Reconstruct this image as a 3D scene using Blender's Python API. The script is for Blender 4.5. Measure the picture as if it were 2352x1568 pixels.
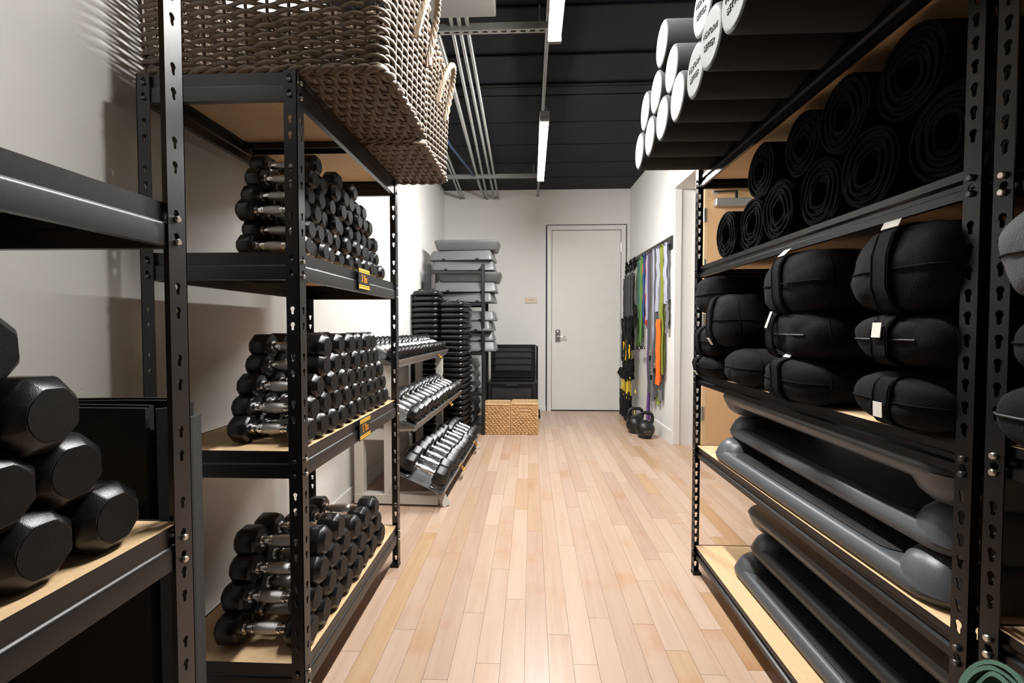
import bpy, math, random
from mathutils import Vector, Matrix, noise
R = random.Random(7)
PI = math.pi
for o in list(bpy.data.objects): bpy.data.objects.remove(o)
SC = bpy.context.scene
COL = SC.collection

# ---------------------------------------------------------------- camera, world, exposure
cam = bpy.data.cameras.new('camera'); CAM = bpy.data.objects.new('camera', cam); COL.objects.link(CAM)
cam.sensor_width = 36; cam.lens = 16.372; cam.clip_start = .01
CAM.location = (0, 0, 1.1408); CAM.rotation_euler = (PI/2 - .031, 0, .0413)
SC.camera = CAM
W = bpy.data.worlds.new('world'); SC.world = W; W.use_nodes = True
W.node_tree.nodes['Background'].inputs[0].default_value = (.8, .85, 1, 1)
W.node_tree.nodes['Background'].inputs[1].default_value = .02
VS = SC.view_settings
VS.view_transform = 'Standard'; VS.look = 'None'; VS.gamma = 1; VS.use_curve_mapping = False
VS.exposure = 1.38
LAMP_STRENGTH = (124.0, 120.0)      # near and far fitting

# ---------------------------------------------------------------- materials
MATS = {}
def M(name, col, rough=.5, metal=0., bump=0., bscale=300., var=0., vscale=8., stretch=None, spec=.5, sheen=0.):
    m = bpy.data.materials.new(name); m.use_nodes = True; MATS[name] = m
    nt = m.node_tree; b = nt.nodes['Principled BSDF']
    b.inputs['Base Color'].default_value = (*col, 1); b.inputs['Roughness'].default_value = rough
    b.inputs['Metallic'].default_value = metal; b.inputs['Specular IOR Level'].default_value = spec
    if sheen:
        b.inputs['Sheen Weight'].default_value = sheen
    tc = nt.nodes.new('ShaderNodeTexCoord'); src = tc.outputs['Object']
    if stretch:
        mp = nt.nodes.new('ShaderNodeMapping'); mp.inputs['Scale'].default_value = stretch
        nt.links.new(src, mp.inputs[0]); src = mp.outputs[0]
    nz = nt.nodes.new('ShaderNodeTexNoise'); nz.inputs['Scale'].default_value = vscale; nz.inputs['Detail'].default_value = 4
    nt.links.new(src, nz.inputs['Vector'])
    mx = nt.nodes.new('ShaderNodeMix'); mx.data_type = 'RGBA'
    v = max(var, .04)
    mx.inputs[6].default_value = (*[c*(1-v) for c in col], 1); mx.inputs[7].default_value = (*[min(1, c*(1+v)) for c in col], 1)
    nt.links.new(nz.outputs['Fac'], mx.inputs[0]); nt.links.new(mx.outputs[2], b.inputs['Base Color'])
    if bump:
        n2 = nt.nodes.new('ShaderNodeTexNoise'); n2.inputs['Scale'].default_value = bscale; n2.inputs['Detail'].default_value = 3
        nt.links.new(src, n2.inputs['Vector'])
        bp = nt.nodes.new('ShaderNodeBump'); bp.inputs['Strength'].default_value = bump; bp.inputs['Distance'].default_value = .002
        nt.links.new(n2.outputs['Fac'], bp.inputs['Height']); nt.links.new(bp.outputs[0], b.inputs['Normal'])
    return m
M('black_steel', (.009, .009, .010), .34, bump=.12, bscale=900, var=.1, spec=.58)
M('black_steel_dark', (.003, .003, .0035), .28, bump=.08, bscale=900, spec=.30)
M('rivet', (.62, .6, .55), .3, 1)
M('rivet_dark', (.10, .10, .10), .35, .8)
M('particle_board', (.68, .47, .265), .7, bump=.2, bscale=160, var=.18, vscale=60)
M('rubber', (.0042, .0042, .0046), .29, bump=.16, bscale=700, var=.15, vscale=40, spec=.55)
M('rubber_end', (.0085, .0082, .0082), .5, bump=.25, bscale=500, var=.3, vscale=60, spec=.2)
M('chrome', (.85, .85, .85), .20, 1)
M('knurl', (.60, .60, .60), .30, 1, bump=.5, bscale=1400)
M('mark_grey', (.09, .09, .09), .55)
M('label_black', (.012, .012, .012), .4)
M('label_yellow', (.75, .45, .05), .5)
M('label_orange', (.85, .30, .02), .5)
M('wall', (.76, .755, .73), .6, bump=.05, bscale=90, var=.03, vscale=2)
M('trim_white', (.76, .755, .73), .45, var=.02)
M('door_white', (.77, .765, .735), .45, var=.015)
M('ceiling_dark', (.0028, .0032, .0056), .5, var=.1, spec=.12)
M('ceiling_seam', (.0015, .0015, .0022), .7, spec=.2)
M('foam_black', (.008, .008, .0085), .85, bump=.7, bscale=500, var=.25, vscale=150)
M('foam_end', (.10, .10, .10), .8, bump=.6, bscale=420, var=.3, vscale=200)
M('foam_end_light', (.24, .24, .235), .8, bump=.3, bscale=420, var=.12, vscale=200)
M('mat_black', (.002, .002, .0022), .9, bump=.4, bscale=300, var=.2, spec=.12)
M('mat_green', (.05, .11, .075), .8, bump=.4, bscale=400, var=.15)
M('foam_panel', (.017, .017, .0175), .9, bump=.8, bscale=700, var=.25, vscale=300, spec=.3)
M('foam_edge', (.045, .045, .045), .9, bump=.5, bscale=500, spec=.3)
M('cloth_black', (.0075, .0075, .0082), .92, bump=.5, bscale=350, var=.5, vscale=22, spec=.15)
M('cloth_strap', (.0045, .0045, .0055), .92, bump=.6, bscale=600, var=.2, spec=.15)
M('cloth_grey', (.075, .075, .08), .9, bump=.5, bscale=350, var=.2, vscale=14, spec=.2)
M('tag_white', (.75, .72, .66), .8)
M('zip', (.05, .05, .05), .4, .5)
M('step_grey', (.065, .072, .08), .38, bump=.1, bscale=300, var=.06)
M('step_pad', (.006, .006, .0065), .6, bump=1., bscale=260, var=.2)
M('step_far', (.105, .108, .11), .38, bump=.1, bscale=300, var=.08)
M('riser_black', (.006, .006, .0065), .27, var=.1)
M('wicker', (.118, .083, .055), .5, bump=.3, bscale=200, var=.42, vscale=16)
M('wicker_handle', (.22, .17, .12), .5, bump=.3, bscale=200, var=.2, vscale=16)
M('seagrass', (.60, .37, .17), .7, bump=.6, bscale=140, var=.6, vscale=55)
M('plastic_black', (.005, .005, .0055), .45, spec=.3)
M('plastic_weave', (.013, .013, .014), .40, spec=.35)
M('rack_grey', (.52, .49, .44), .45, var=.05)
M('tray_grey', (.10, .10, .10), .35, .3)
M('tray_edge', (.30, .30, .30), .4, .4)
M('iron', (.008, .008, .0085), .42, bump=.4, bscale=60, var=.3, vscale=20)
M('iron_worn', (.06, .045, .035), .6, bump=.6, bscale=60, var=.6, vscale=30)
M('galvanized', (.30, .305, .29), .40, .6, var=.1)
M('conduit', (.30, .305, .29), .36, .6, var=.08)
M('cable_blue', (.012, .028, .06), .5)
M('box_white', (.135, .13, .12), .5)
M('wood_door', (.74, .47, .25), .45, var=.06, vscale=6, stretch=(14, 14, 1.2))
M('wood_door_edge', (.74, .52, .30), .5, var=.06)
M('closer_grey', (.40, .40, .39), .4, .4)
M('frame_grey', (.42, .42, .41), .5)
M('hinge', (.55, .54, .52), .3, .9)
M('beige', (.72, .60, .44), .5)
M('nylon_black', (.006, .006, .006), .7, bump=.3, bscale=900, spec=.3)
M('nylon_grey', (.075, .075, .075), .7, bump=.3, bscale=900, spec=.3)
M('nylon_yellow', (.85, .60, .02), .6)
for n, c in dict(green=(.13, .28, .07), teal=(.05, .14, .17), blue=(.02, .06, .20), red=(.62, .07, .05), coral=(.70, .16, .09), lavender=(.36, .38, .46),
                 purple=(.14, .06, .24), charcoal=(.075, .075, .08), grey=(.17, .17, .175), olive=(.20, .22, .03), orange=(.85, .16, .02), lime=(.28, .34, .05),
                 darkred=(.15, .02, .02)).items():
    M('band_'+n, c, .55, var=.12, vscale=12)

def lamp_mat(name, strength):
    m = bpy.data.materials.new(name); m.use_nodes = True; nt = m.node_tree
    nt.nodes.remove(nt.nodes['Principled BSDF'])
    e = nt.nodes.new('ShaderNodeEmission'); e.inputs[0].default_value = (1, .985, .955, 1); e.inputs[1].default_value = strength
    nt.links.new(e.outputs[0], nt.nodes['Material Output'].inputs[0]); MATS[name] = m
lamp_mat('lamp_glow', LAMP_STRENGTH[0]); lamp_mat('lamp_glow_far', LAMP_STRENGTH[1])

def plank_mat():
    m = bpy.data.materials.new('maple'); m.use_nodes = True; MATS['maple'] = m; nt = m.node_tree; L = nt.links
    b = nt.nodes['Principled BSDF']; b.inputs['Roughness'].default_value = .33
    oi = nt.nodes.new('ShaderNodeObjectInfo'); cr = nt.nodes.new('ShaderNodeValToRGB')
    els = cr.color_ramp.elements
    sh = [(.0, (.475, .325, .235)), (.22, (.555, .405, .31)), (.45, (.50, .355, .268)), (.62, (.580, .430, .335)), (.8, (.470, .325, .25)), (.93, (.51, .345, .21)), (1, (.445, .28, .165))]
    els[0].position, els[0].color = sh[0][0], (*sh[0][1], 1); els[1].position, els[1].color = sh[-1][0], (*sh[-1][1], 1)
    for p, c in sh[1:-1]:
        e = els.new(p); e.color = (*c, 1)
    L.new(oi.outputs['Random'], cr.inputs[0])
    ge = nt.nodes.new('ShaderNodeNewGeometry'); mp = nt.nodes.new('ShaderNodeMapping'); mp.inputs['Scale'].default_value = (34, 2.2, 1)
    ad = nt.nodes.new('ShaderNodeVectorMath'); ad.operation = 'ADD'
    mu = nt.nodes.new('ShaderNodeMath'); mu.operation = 'MULTIPLY'; mu.inputs[1].default_value = 37
    L.new(oi.outputs['Random'], mu.inputs[0]); L.new(ge.outputs['Position'], ad.inputs[0]); L.new(mu.outputs[0], ad.inputs[1]); L.new(ad.outputs[0], mp.inputs[0])
    nz = nt.nodes.new('ShaderNodeTexNoise'); nz.inputs['Scale'].default_value = 1; nz.inputs['Detail'].default_value = 6; nz.inputs['Distortion'].default_value = .6
    L.new(mp.outputs[0], nz.inputs['Vector'])
    n2 = nt.nodes.new('ShaderNodeTexNoise'); n2.inputs['Scale'].default_value = 3.2; n2.inputs['Detail'].default_value = 3; L.new(ad.outputs[0], n2.inputs['Vector'])
    r2 = nt.nodes.new('ShaderNodeValToRGB'); r2.color_ramp.elements[0].position = .58; r2.color_ramp.elements[0].color = (1, 1, 1, 1)
    r2.color_ramp.elements[1].position = .78; r2.color_ramp.elements[1].color = (.90, .70, .50, 1); L.new(n2.outputs['Fac'], r2.inputs[0])
    r1 = nt.nodes.new('ShaderNodeValToRGB'); r1.color_ramp.elements[0].position = .3; r1.color_ramp.elements[0].color = (.90, .86, .82, 1)
    r1.color_ramp.elements[1].position = .6; r1.color_ramp.elements[1].color = (1, 1, 1, 1); L.new(nz.outputs['Fac'], r1.inputs[0])
    m1 = nt.nodes.new('ShaderNodeMix'); m1.data_type = 'RGBA'; m1.blend_type = 'MULTIPLY'; m1.inputs[0].default_value = 1
    m2 = nt.nodes.new('ShaderNodeMix'); m2.data_type = 'RGBA'; m2.blend_type = 'MULTIPLY'; m2.inputs[0].default_value = .8
    L.new(cr.outputs[0], m1.inputs[6]); L.new(r1.outputs[0], m1.inputs[7]); L.new(m1.outputs[2], m2.inputs[6]); L.new(r2.outputs[0], m2.inputs[7])
    L.new(m2.outputs[2], b.inputs['Base Color'])
plank_mat()
M('subfloor', (.22, .13, .08), .8)

def scuffed_wall():
    # painted wall with dark scuff specks gathered behind the racks
    m = M('wall_scuffed', (.76, .755, .73), .6, bump=.05, bscale=90); nt = m.node_tree; L = nt.links; b = nt.nodes['Principled BSDF']
    ge = nt.nodes.new('ShaderNodeNewGeometry')
    mp = nt.nodes.new('ShaderNodeMapping'); mp.inputs['Scale'].default_value = (1, 1.5, .55); L.new(ge.outputs['Position'], mp.inputs[0])
    vo = nt.nodes.new('ShaderNodeTexNoise'); vo.inputs['Scale'].default_value = 62; vo.inputs['Detail'].default_value = 2; L.new(mp.outputs[0], vo.inputs['Vector'])
    lt = nt.nodes.new('ShaderNodeMath'); lt.operation = 'GREATER_THAN'; lt.inputs[1].default_value = .745; L.new(vo.outputs['Fac'], lt.inputs[0])
    gr = nt.nodes.new('ShaderNodeTexNoise'); gr.inputs['Scale'].default_value = 2.4; L.new(ge.outputs['Position'], gr.inputs['Vector'])
    gt = nt.nodes.new('ShaderNodeMath'); gt.operation = 'GREATER_THAN'; gt.inputs[1].default_value = .55; L.new(gr.outputs['Fac'], gt.inputs[0])
    sp = nt.nodes.new('ShaderNodeSeparateXYZ'); L.new(ge.outputs['Position'], sp.inputs[0])
    zr = nt.nodes.new('ShaderNodeMapRange'); zr.inputs['From Min'].default_value = 1.55; zr.inputs['From Max'].default_value = 1.2; L.new(sp.outputs['Z'], zr.inputs['Value'])
    m1 = nt.nodes.new('ShaderNodeMath'); m1.operation = 'MULTIPLY'; L.new(lt.outputs[0], m1.inputs[0]); L.new(gt.outputs[0], m1.inputs[1])
    m2 = nt.nodes.new('ShaderNodeMath'); m2.operation = 'MULTIPLY'; L.new(m1.outputs[0], m2.inputs[0]); L.new(zr.outputs[0], m2.inputs[1])
    mx = nt.nodes.new('ShaderNodeMix'); mx.data_type = 'RGBA'; mx.inputs[7].default_value = (.12, .11, .10, 1)
    old = b.inputs['Base Color'].links[0].from_socket
    L.new(m2.outputs[0], mx.inputs[0]); L.new(old, mx.inputs[6]); L.new(mx.outputs[2], b.inputs['Base Color'])
scuffed_wall()

def weave_mat(name, base, dark, sx, sz):
    m = bpy.data.materials.new(name); m.use_nodes = True; MATS[name] = m; nt = m.node_tree; L = nt.links; b = nt.nodes['Principled BSDF']; b.inputs['Roughness'].default_value = .45
    tc = nt.nodes.new('ShaderNodeTexCoord'); mp = nt.nodes.new('ShaderNodeMapping'); mp.inputs['Rotation'].default_value = (PI/2, 0, 0); L.new(tc.outputs['Object'], mp.inputs[0])
    br = nt.nodes.new('ShaderNodeTexBrick'); br.inputs['Scale'].default_value = 1; br.inputs['Brick Width'].default_value = sx; br.inputs['Row Height'].default_value = sz
    br.inputs['Mortar Size'].default_value = sz*.16; br.inputs['Color1'].default_value = (*base, 1); br.inputs['Color2'].default_value = (*[c*.75 for c in base], 1); br.inputs['Mortar'].default_value = (*dark, 1)
    L.new(mp.outputs[0], br.inputs['Vector']); L.new(br.outputs['Color'], b.inputs['Base Color'])
    bp = nt.nodes.new('ShaderNodeBump'); bp.invert = True; bp.inputs['Strength'].default_value = 1; bp.inputs['Distance'].default_value = .006; L.new(br.outputs['Fac'], bp.inputs['Height']); L.new(bp.outputs[0], b.inputs['Normal'])
weave_mat('box_weave', (.042, .042, .046), (.004, .004, .004), .055, .018)

# ---------------------------------------------------------------- geometry helpers
class G:
    def __init__(s): s.v = []; s.f = []
    def add(s, vs, fs):
        n = len(s.v); s.v += [tuple(p) for p in vs]; s.f += [tuple(i+n for i in f) for f in fs]; return s
    def box(s, x0, x1, y0, y1, z0, z1, ch=0):
        if ch <= 0:
            v = [(x, y, z) for z in (z0, z1) for y in (y0, y1) for x in (x0, x1)]
            return s.add(v, [(0, 2, 3, 1), (4, 5, 7, 6), (0, 1, 5, 4), (2, 6, 7, 3), (0, 4, 6, 2), (1, 3, 7, 5)])
        lim = [(x0, x1), (y0, y1), (z0, z1)]; vs = []; idx = {}
        for sx in (0, 1):
            for sy in (0, 1):
                for sz in (0, 1):
                    sg = (sx, sy, sz)
                    for a in range(3):
                        p = [lim[k][sg[k]] + (0 if k == a else (ch if sg[k] == 0 else -ch)) for k in range(3)]
                        idx[(sg, a)] = len(vs); vs.append(p)
        fs = []
        def ring(keys):
            c = [idx[k] for k in keys]; P = [Vector(vs[i]) for i in c]; ctr = sum(P, Vector())/len(P)
            n = (P[1]-P[0]).cross(P[2]-P[0]); mid = Vector([(l[0]+l[1])/2 for l in lim])
            fs.append(tuple(c) if n.dot(ctr-mid) > 0 else tuple(reversed(c)))
        for a in range(3):
            b, c = [k for k in range(3) if k != a]
            for sa in (0, 1):
                ks = []
                for sb, sc in ((0, 0), (1, 0), (1, 1), (0, 1)):
                    q = [0]*3; q[a] = sa; q[b] = sb; q[c] = sc; ks.append((tuple(q), a))
                ring(ks)
            for sb in (0, 1):
                for sc in (0, 1):
                    q0 = [0]*3; q0[b] = sb; q0[c] = sc; q1 = list(q0); q1[a] = 1
                    ring([(tuple(q0), b), (tuple(q1), b), (tuple(q1), c), (tuple(q0), c)])
        for sx in (0, 1):
            for sy in (0, 1):
                for sz in (0, 1): ring([((sx, sy, sz), a) for a in range(3)])
        return s.add(vs, fs)
    def tube(s, pts, r, n=8, cap=True, closed=False, sq=None, up=None):
        P = [Vector(p) for p in pts]; m = len(P); vs = []; fs = []
        rr = r if isinstance(r, (list, tuple)) else [r]*m
        t0 = (P[1]-P[0]).normalized(); ref = Vector(up) if up else (Vector((0, 0, 1)) if abs(t0.z) < .9 else Vector((1, 0, 0)))
        u = (ref - t0*ref.dot(t0)).normalized()
        for i in range(m):
            if closed: t = P[(i+1) % m]-P[i-1]
            else: t = P[min(i+1, m-1)]-P[max(i-1, 0)]
            t = t.normalized() if t.length > 1e-9 else t0
            u = (u - t*u.dot(t)).normalized(); w = t.cross(u)
            a, b = sq if sq else (1, 1)
            for k in range(n):
                an = 2*PI*k/n; vs.append(P[i] + u*(math.cos(an)*rr[i]*a) + w*(math.sin(an)*rr[i]*b))
        for i in range(m if closed else m-1):
            j = (i+1) % m
            for k in range(n):
                k2 = (k+1) % n; fs.append((i*n+k, i*n+k2, j*n+k2, j*n+k))
        if cap and not closed:
            fs.append(tuple(reversed(range(n)))); fs.append(tuple((m-1)*n+k for k in range(n)))
        return s.add(vs, fs)
    def rings(s, rings, cap0=True, cap1=True):
        n = len(rings[0]); vs = [p for r in rings for p in r]; fs = []
        for i in range(len(rings)-1):
            for k in range(n):
                k2 = (k+1) % n; fs.append((i*n+k, i*n+k2, (i+1)*n+k2, (i+1)*n+k))
        if cap0: fs.append(tuple(reversed(range(n))))
        if cap1: fs.append(tuple((len(rings)-1)*n+k for k in range(n)))
        return s.add(vs, fs)
    def lathe(s, prof, n=16, axis='X', ph=0.):
        rs = []
        for a, r in prof:
            rg = []
            for k in range(n):
                t = 2*PI*k/n + ph; c, d = r*math.cos(t), r*math.sin(t)
                rg.append((a, c, d) if axis == 'X' else ((d, a, c) if axis == 'Y' else (c, d, a)))
            rs.append(rg)
        return s.rings(rs)
    def prism(s, poly, axis, a0, a1):
        n = len(poly)
        def p(q, a): return (a, q[0], q[1]) if axis == 'X' else ((q[0], a, q[1]) if axis == 'Y' else (q[0], q[1], a))
        vs = [p(q, a0) for q in poly] + [p(q, a1) for q in poly]
        fs = [tuple(range(n)), tuple(range(2*n-1, n-1, -1))] + [(i, n+i, n+(i+1) % n, (i+1) % n) for i in range(n)]
        return s.add(vs, fs)
    def xf(s, M4): s.v = [tuple(M4 @ Vector(p)) for p in s.v]; return s
    def mesh(s, name, smooth=0):
        me = bpy.data.meshes.new(name); me.from_pydata(s.v, [], s.f); me.validate()
        import bmesh
        bm = bmesh.new(); bm.from_mesh(me); bmesh.ops.recalc_face_normals(bm, faces=bm.faces); bm.to_mesh(me); bm.free()
        if smooth:
            for p in me.polygons: p.use_smooth = True
            me.set_sharp_from_angle(angle=math.radians(smooth))
        return me

def setm(me, mat):
    if not me.materials: me.materials.append(MATS[mat])
    return me
def obj(name, g, mat=None, parent=None, loc=None, rot=None, smooth=0):
    me = g if isinstance(g, bpy.types.Mesh) else g.mesh(name, smooth)
    if mat: setm(me, mat)
    o = bpy.data.objects.new(name, me); COL.objects.link(o)
    if parent: o.parent = parent
    if loc is not None: o.location = loc
    if rot is not None: o.rotation_euler = rot
    return o
def thing(name, label, cat, loc=(0, 0, 0), rot=(0, 0, 0), group=None):
    o = bpy.data.objects.new(name, None); COL.objects.link(o); o.empty_display_size = .05
    o.location = loc; o.rotation_euler = rot; tag(o, label, cat, group); return o
def tag(o, label, cat, group=None):
    o['label'] = label; o['category'] = cat
    if group: o['group'] = group
    return o
def struct(name, g, mat, parent=None, smooth=0):
    o = obj(name, g, mat, parent, smooth=smooth); o['kind'] = 'structure'; return o
ORD = ['first', 'second', 'third', 'fourth', 'fifth', 'sixth', 'seventh', 'eighth', 'ninth', 'tenth', 'eleventh', 'twelfth', 'thirteenth', 'fourteenth', 'fifteenth',
       'sixteenth', 'seventeenth', 'eighteenth', 'nineteenth', 'twentieth', 'twenty-first', 'twenty-second', 'twenty-third', 'twenty-fourth', 'twenty-fifth', 'twenty-sixth', 'twenty-seventh', 'twenty-eighth']
TXT = {}
def text_mesh(s, size, ext):
    k = (s, size, ext)
    if k in TXT: return TXT[k].copy()
    cu = bpy.data.curves.new('lettering', 'FONT'); cu.body = s; cu.size = size; cu.extrude = ext; cu.align_x = 'CENTER'; cu.align_y = 'CENTER'; cu.resolution_u = 3
    ob = bpy.data.objects.new('lettering', cu); COL.objects.link(ob)
    me = bpy.data.meshes.new_from_object(ob.evaluated_get(bpy.context.evaluated_depsgraph_get()))
    bpy.data.objects.remove(ob); bpy.data.curves.remove(cu); me.materials.clear()
    TXT[k] = me; return me.copy()

# ================================================================= THE ROOM
XL = -1.1775; YW = 6.338; HC = 2.985; YB = -4.5
def xr(y): return 1.316 + (YW-y)*(.059/1.778)          # the right wall opens out slightly towards the camera
YJ = 4.56; XJ = xr(YJ); YO = 2.35; HO = 2.46; XC = 3.5
# floor: each plank laid singly
floor = struct('floor', G().box(XL-.1, XC+.1, YB-.1, YW+.1, -.10, -.0125), 'subfloor')
pw = .0826
unit = setm(G().box(0, pw-.0009, 0, 1, -.012, 0).mesh('plank'), 'maple')
nst = int((2.35-XL)/pw)
for i in range(nst+1):
    x = XL + i*pw
    y = .551; end = YW; first = True
    if x > XJ+.02: y = YO - R.random()*.3; end = 4.9
    while y < end-.02:
        Lp = min(R.choice((.45, .6, .75, .9, 1.05, 1.2, 1.5)) * R.uniform(.9, 1.1), end-y)
        if first: Lp = R.uniform(.5, 1.3); first = False
        if end-y-Lp < .2: Lp = end-y
        p = obj('plank', unit, None, floor, (x, y, 0)); p.scale = (1, Lp-.0012, 1)
        y += Lp
gs = G()
for i in range(int((XC-XL)/pw)):
    x = XL+i*pw
    for a, b in ((YB, -3.2), (-3.2, -1.9), (-1.9, -.5), (-.5, .55)): gs.box(x, x+pw-.0009, a, b-.001, -.012, -.0002)
rest = obj('plank_field', gs, 'maple', floor); rest['kind'] = 'stuff'
# walls
struct('wall_left', G().box(XL-.1, XL, YB, YW+.1, 0, HC+.1), 'wall_scuffed')
struct('wall_back', G().box(XL, .195, YW, YW+.1, 0, HC+.1).box(1.285, xr(YW)+.2, YW, YW+.1, 0, HC+.1).box(.195, 1.285, YW, YW+.1, 2.52, HC+.1), 'wall')
a, b = xr(YW), XJ
struct('wall_right', G().prism([(a, YW), (a+.19, YW), (b+.19, YJ), (b, YJ)], 'Z', 0, HC+.1), 'wall')
struct('wall_right_header', G().prism([(b, YJ), (b+.19, YJ), (xr(YO)+.19, YO), (xr(YO), YO)], 'Z', HO, HC+.1), 'wall')
struct('wall_right_near', G().prism([(xr(YO), YO), (xr(YO)+.19, YO), (xr(YB)+.19, YB), (xr(YB), YB)], 'Z', 0, HC+.1), 'wall')
struct('wall_rear', G().box(XL, XC, YB-.1, YB, 0, HC+.1), 'wall')
struct('wall_corridor', G().box(XC, XC+.1, YB, YW, 0, HC+.1).box(XJ+.19, XC, 4.95, 5.05, 0, HC+.1).box(1.7, XC, .9, 1.0, 0, HC+.1), 'wall')
# ceiling of dark deck panels
ceil = struct('ceiling', G().box(XL-.1, XC+.1, YB-.1, YW+.1, HC+.03, HC+.12), 'ceiling_seam')
ys = [YB+.05, -3.9, -3.3, -2.7, -2.1, -1.5, -.76, -.25, .26, .77, 1.28, 1.79, 2.26, 2.743, 3.232, 3.618, 3.75, 4.266, 4.78, 5.3, 5.82, YW]
for i in range(len(ys)-1):
    dz = -.012 if (abs(ys[i]-3.618) < .01) else 0
    obj('ceiling_panel', G().box(XL, XC, ys[i]+.006, ys[i+1]-.006, HC+dz, HC+.03, .003), 'ceiling_dark', ceil)
for y in (2.743, 3.22, 3.60, 3.77): obj('deck_rib', G().box(XL, XC, y-.012, y+.012, HC-.014, HC+.001, .004), 'ceiling_seam', ceil)
# baseboards
struct('baseboard_left', G().box(XL, XL+.012, YB, YW, 0, .10, .003), 'trim_white')
struct('baseboard_right', G().prism([(a-.013, YW), (a+.002, YW), (b+.002, YJ), (b-.013, YJ)], 'Z', 0, .13), 'trim_white')
struct('baseboard_back', G().box(XL, .20, YW-.012, YW, 0, .06, .003), 'trim_white')
# corner bead strip on the jamb
struct('trim_1', G().box(XJ-.004, XJ+.062, YJ-.016, YJ, 0, HO+.05, .003), 'trim_white')
struct('trim_2', G().prism([(XJ-.016, YJ-.016), (XJ+.0, YJ-.016), (xr(YO), YO), (xr(YO)-.016, YO)], 'Z', HO, HO+.06), 'trim_white')

# far door
d1 = struct('door_1', G().box(.279, 1.201, YW+.012, YW+.055, .012, 2.44, .002), 'door_white')
fr = G().box(.215, .273, YW-.016, YW+.06, 0, 2.452, .003).box(1.207, 1.265, YW-.016, YW+.06, 0, 2.452, .003).box(.215, 1.265, YW-.016, YW+.06, 2.446, 2.505, .003)
obj('door_frame', fr, 'trim_white', d1)
obj('dark_gap_backing', G().box(.268, 1.212, YW+.058, YW+.075, 0, 2.47), 'plastic_black', d1)  # added black sheet behind the leaf paints the shade of the door gap
for z in (2.21, 1.28, .36):
    h = obj('hinge', G().box(1.192, 1.205, YW-.022, YW+.006, z-.055, z+.055, .002).tube([(1.2, YW-.02, z-.06), (1.2, YW-.02, z+.06)], .007), 'hinge', d1, smooth=40)
hp = obj('lock_plate', G().box(.325, .395, YW-.004, YW+.014, .935, 1.105, .006), 'chrome', d1)
obj('keyhole_cover', G().lathe([(YW-.02, .014), (YW-.017, .018), (YW-.003, .018)], 14, 'Y').xf(Matrix.Translation((.36, 0, 1.075))), 'chrome', hp, smooth=40)
obj('lever_handle', G().tube([(.36, YW+.0, 1.01), (.36, YW-.045, 1.01), (.38, YW-.055, 1.012), (.43, YW-.055, 1.018), (.47, YW-.055, 1.006)], .009), 'chrome', hp, smooth=50)
obj('latch_edge', G().box(.2745, .279, YW+.008, YW+.03, .95, 1.09), 'hinge', d1)
sg = tag(obj('wall_plate', G().box(-.084, .075, YW-.012, YW, 1.465, 1.541, .003), 'beige'), 'small beige plate on the far wall left of the white door', 'wall plate')
mk = G()
for i, w in enumerate((.012, .014, .012, .009)): mk.box(-.032+i*.018, -.032+i*.018+w, YW-.0128, YW-.0118, 1.497+(.004 if i == 1 else 0), 1.511)
obj('worn_print', mk, 'closer_grey', sg)

# wooden door standing open in the side opening
d2 = struct('door_2', G().box(1.655, 2.56, 4.475, 4.52, .012, 2.44, .002), 'wood_door')
obj('door_edge', G().box(1.622, 1.656, 4.474, 4.521, .012, 2.44, .001), 'wood_door_edge', d2)
obj('door_frame', G().box(XJ+.19, 1.618, 4.50, 4.60, 0, 2.52, .002).box(1.618, 2.62, 4.525, 4.60, 2.452, 2.52, .002), 'frame_grey', d2)
for z in (2.19, 1.2, .32): obj('hinge', G().box(1.606, 1.64, 4.468, 4.478, z-.065, z+.065, .001).tube([(1.617, 4.47, z-.067), (1.617, 4.47, z+.067)], .008), 'hinge', d2, smooth=40)
cl = obj('door_closer', G().box(1.70, 2.03, 4.40, 4.476, 2.26, 2.33, .008), 'closer_grey', d2)
obj('closer_arm', G().box(1.885, 1.905, 4.42, 4.44, 2.33, 2.40, .002).box(1.70, 1.905, 4.43, 4.45, 2.395, 2.405, .001), 'plastic_black', cl)
obj('arm_bracket', G().box(1.69, 1.75, 4.468, 4.476, 2.385, 2.415, .001), 'frame_grey', d2)
obj('edge_label', G().box(1.628, 1.640, 4.472, 4.4745, 1.55, 1.78), 'band_teal', d2)

# ================================================================= LIGHTS AND CEILING SERVICES
def fixture(x, y0, y1, z, label, glow):
    t = thing('strip_light', label, 'ceiling light', (x, (y0+y1)/2, z), group='hanging strip lights'); h = (y1-y0)/2
    obj('housing', G().box(-.034, .034, -h, h, .012, .05, .006), 'box_white', t)
    obj('diffuser', G().rings([[(.030*math.cos(a), y, .012-.026*math.sin(a)) for a in [PI*k/8 for k in range(9)]] for y in (-h+.03, h-.03)]), glow, t, smooth=50)
    for s in (-1, 1):
        obj('end_cap', G().box(-.034, .034, s*h-.03*(s > 0), s*h+.03*(s < 0), -.016, .012, .004), 'box_white', t)
        obj('hanger_wire', G().tube([(-.03, s*(h-.06), .05), (0, s*(h-.06), .12), (.03, s*(h-.06), .05)], .0015, 5).tube([(0, s*(h-.06), .12), (0, s*(h-.06), HC-z)], .0015, 5), 'galvanized', t)
    return t
fixture(.115, 1.03, 2.402, 2.58, 'white strip light, nearer of the two, hanging at the top edge', 'lamp_glow')
fixture(.090, 3.258, 4.63, 2.58, 'white strip light hanging further back above the aisle', 'lamp_glow_far')

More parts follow.
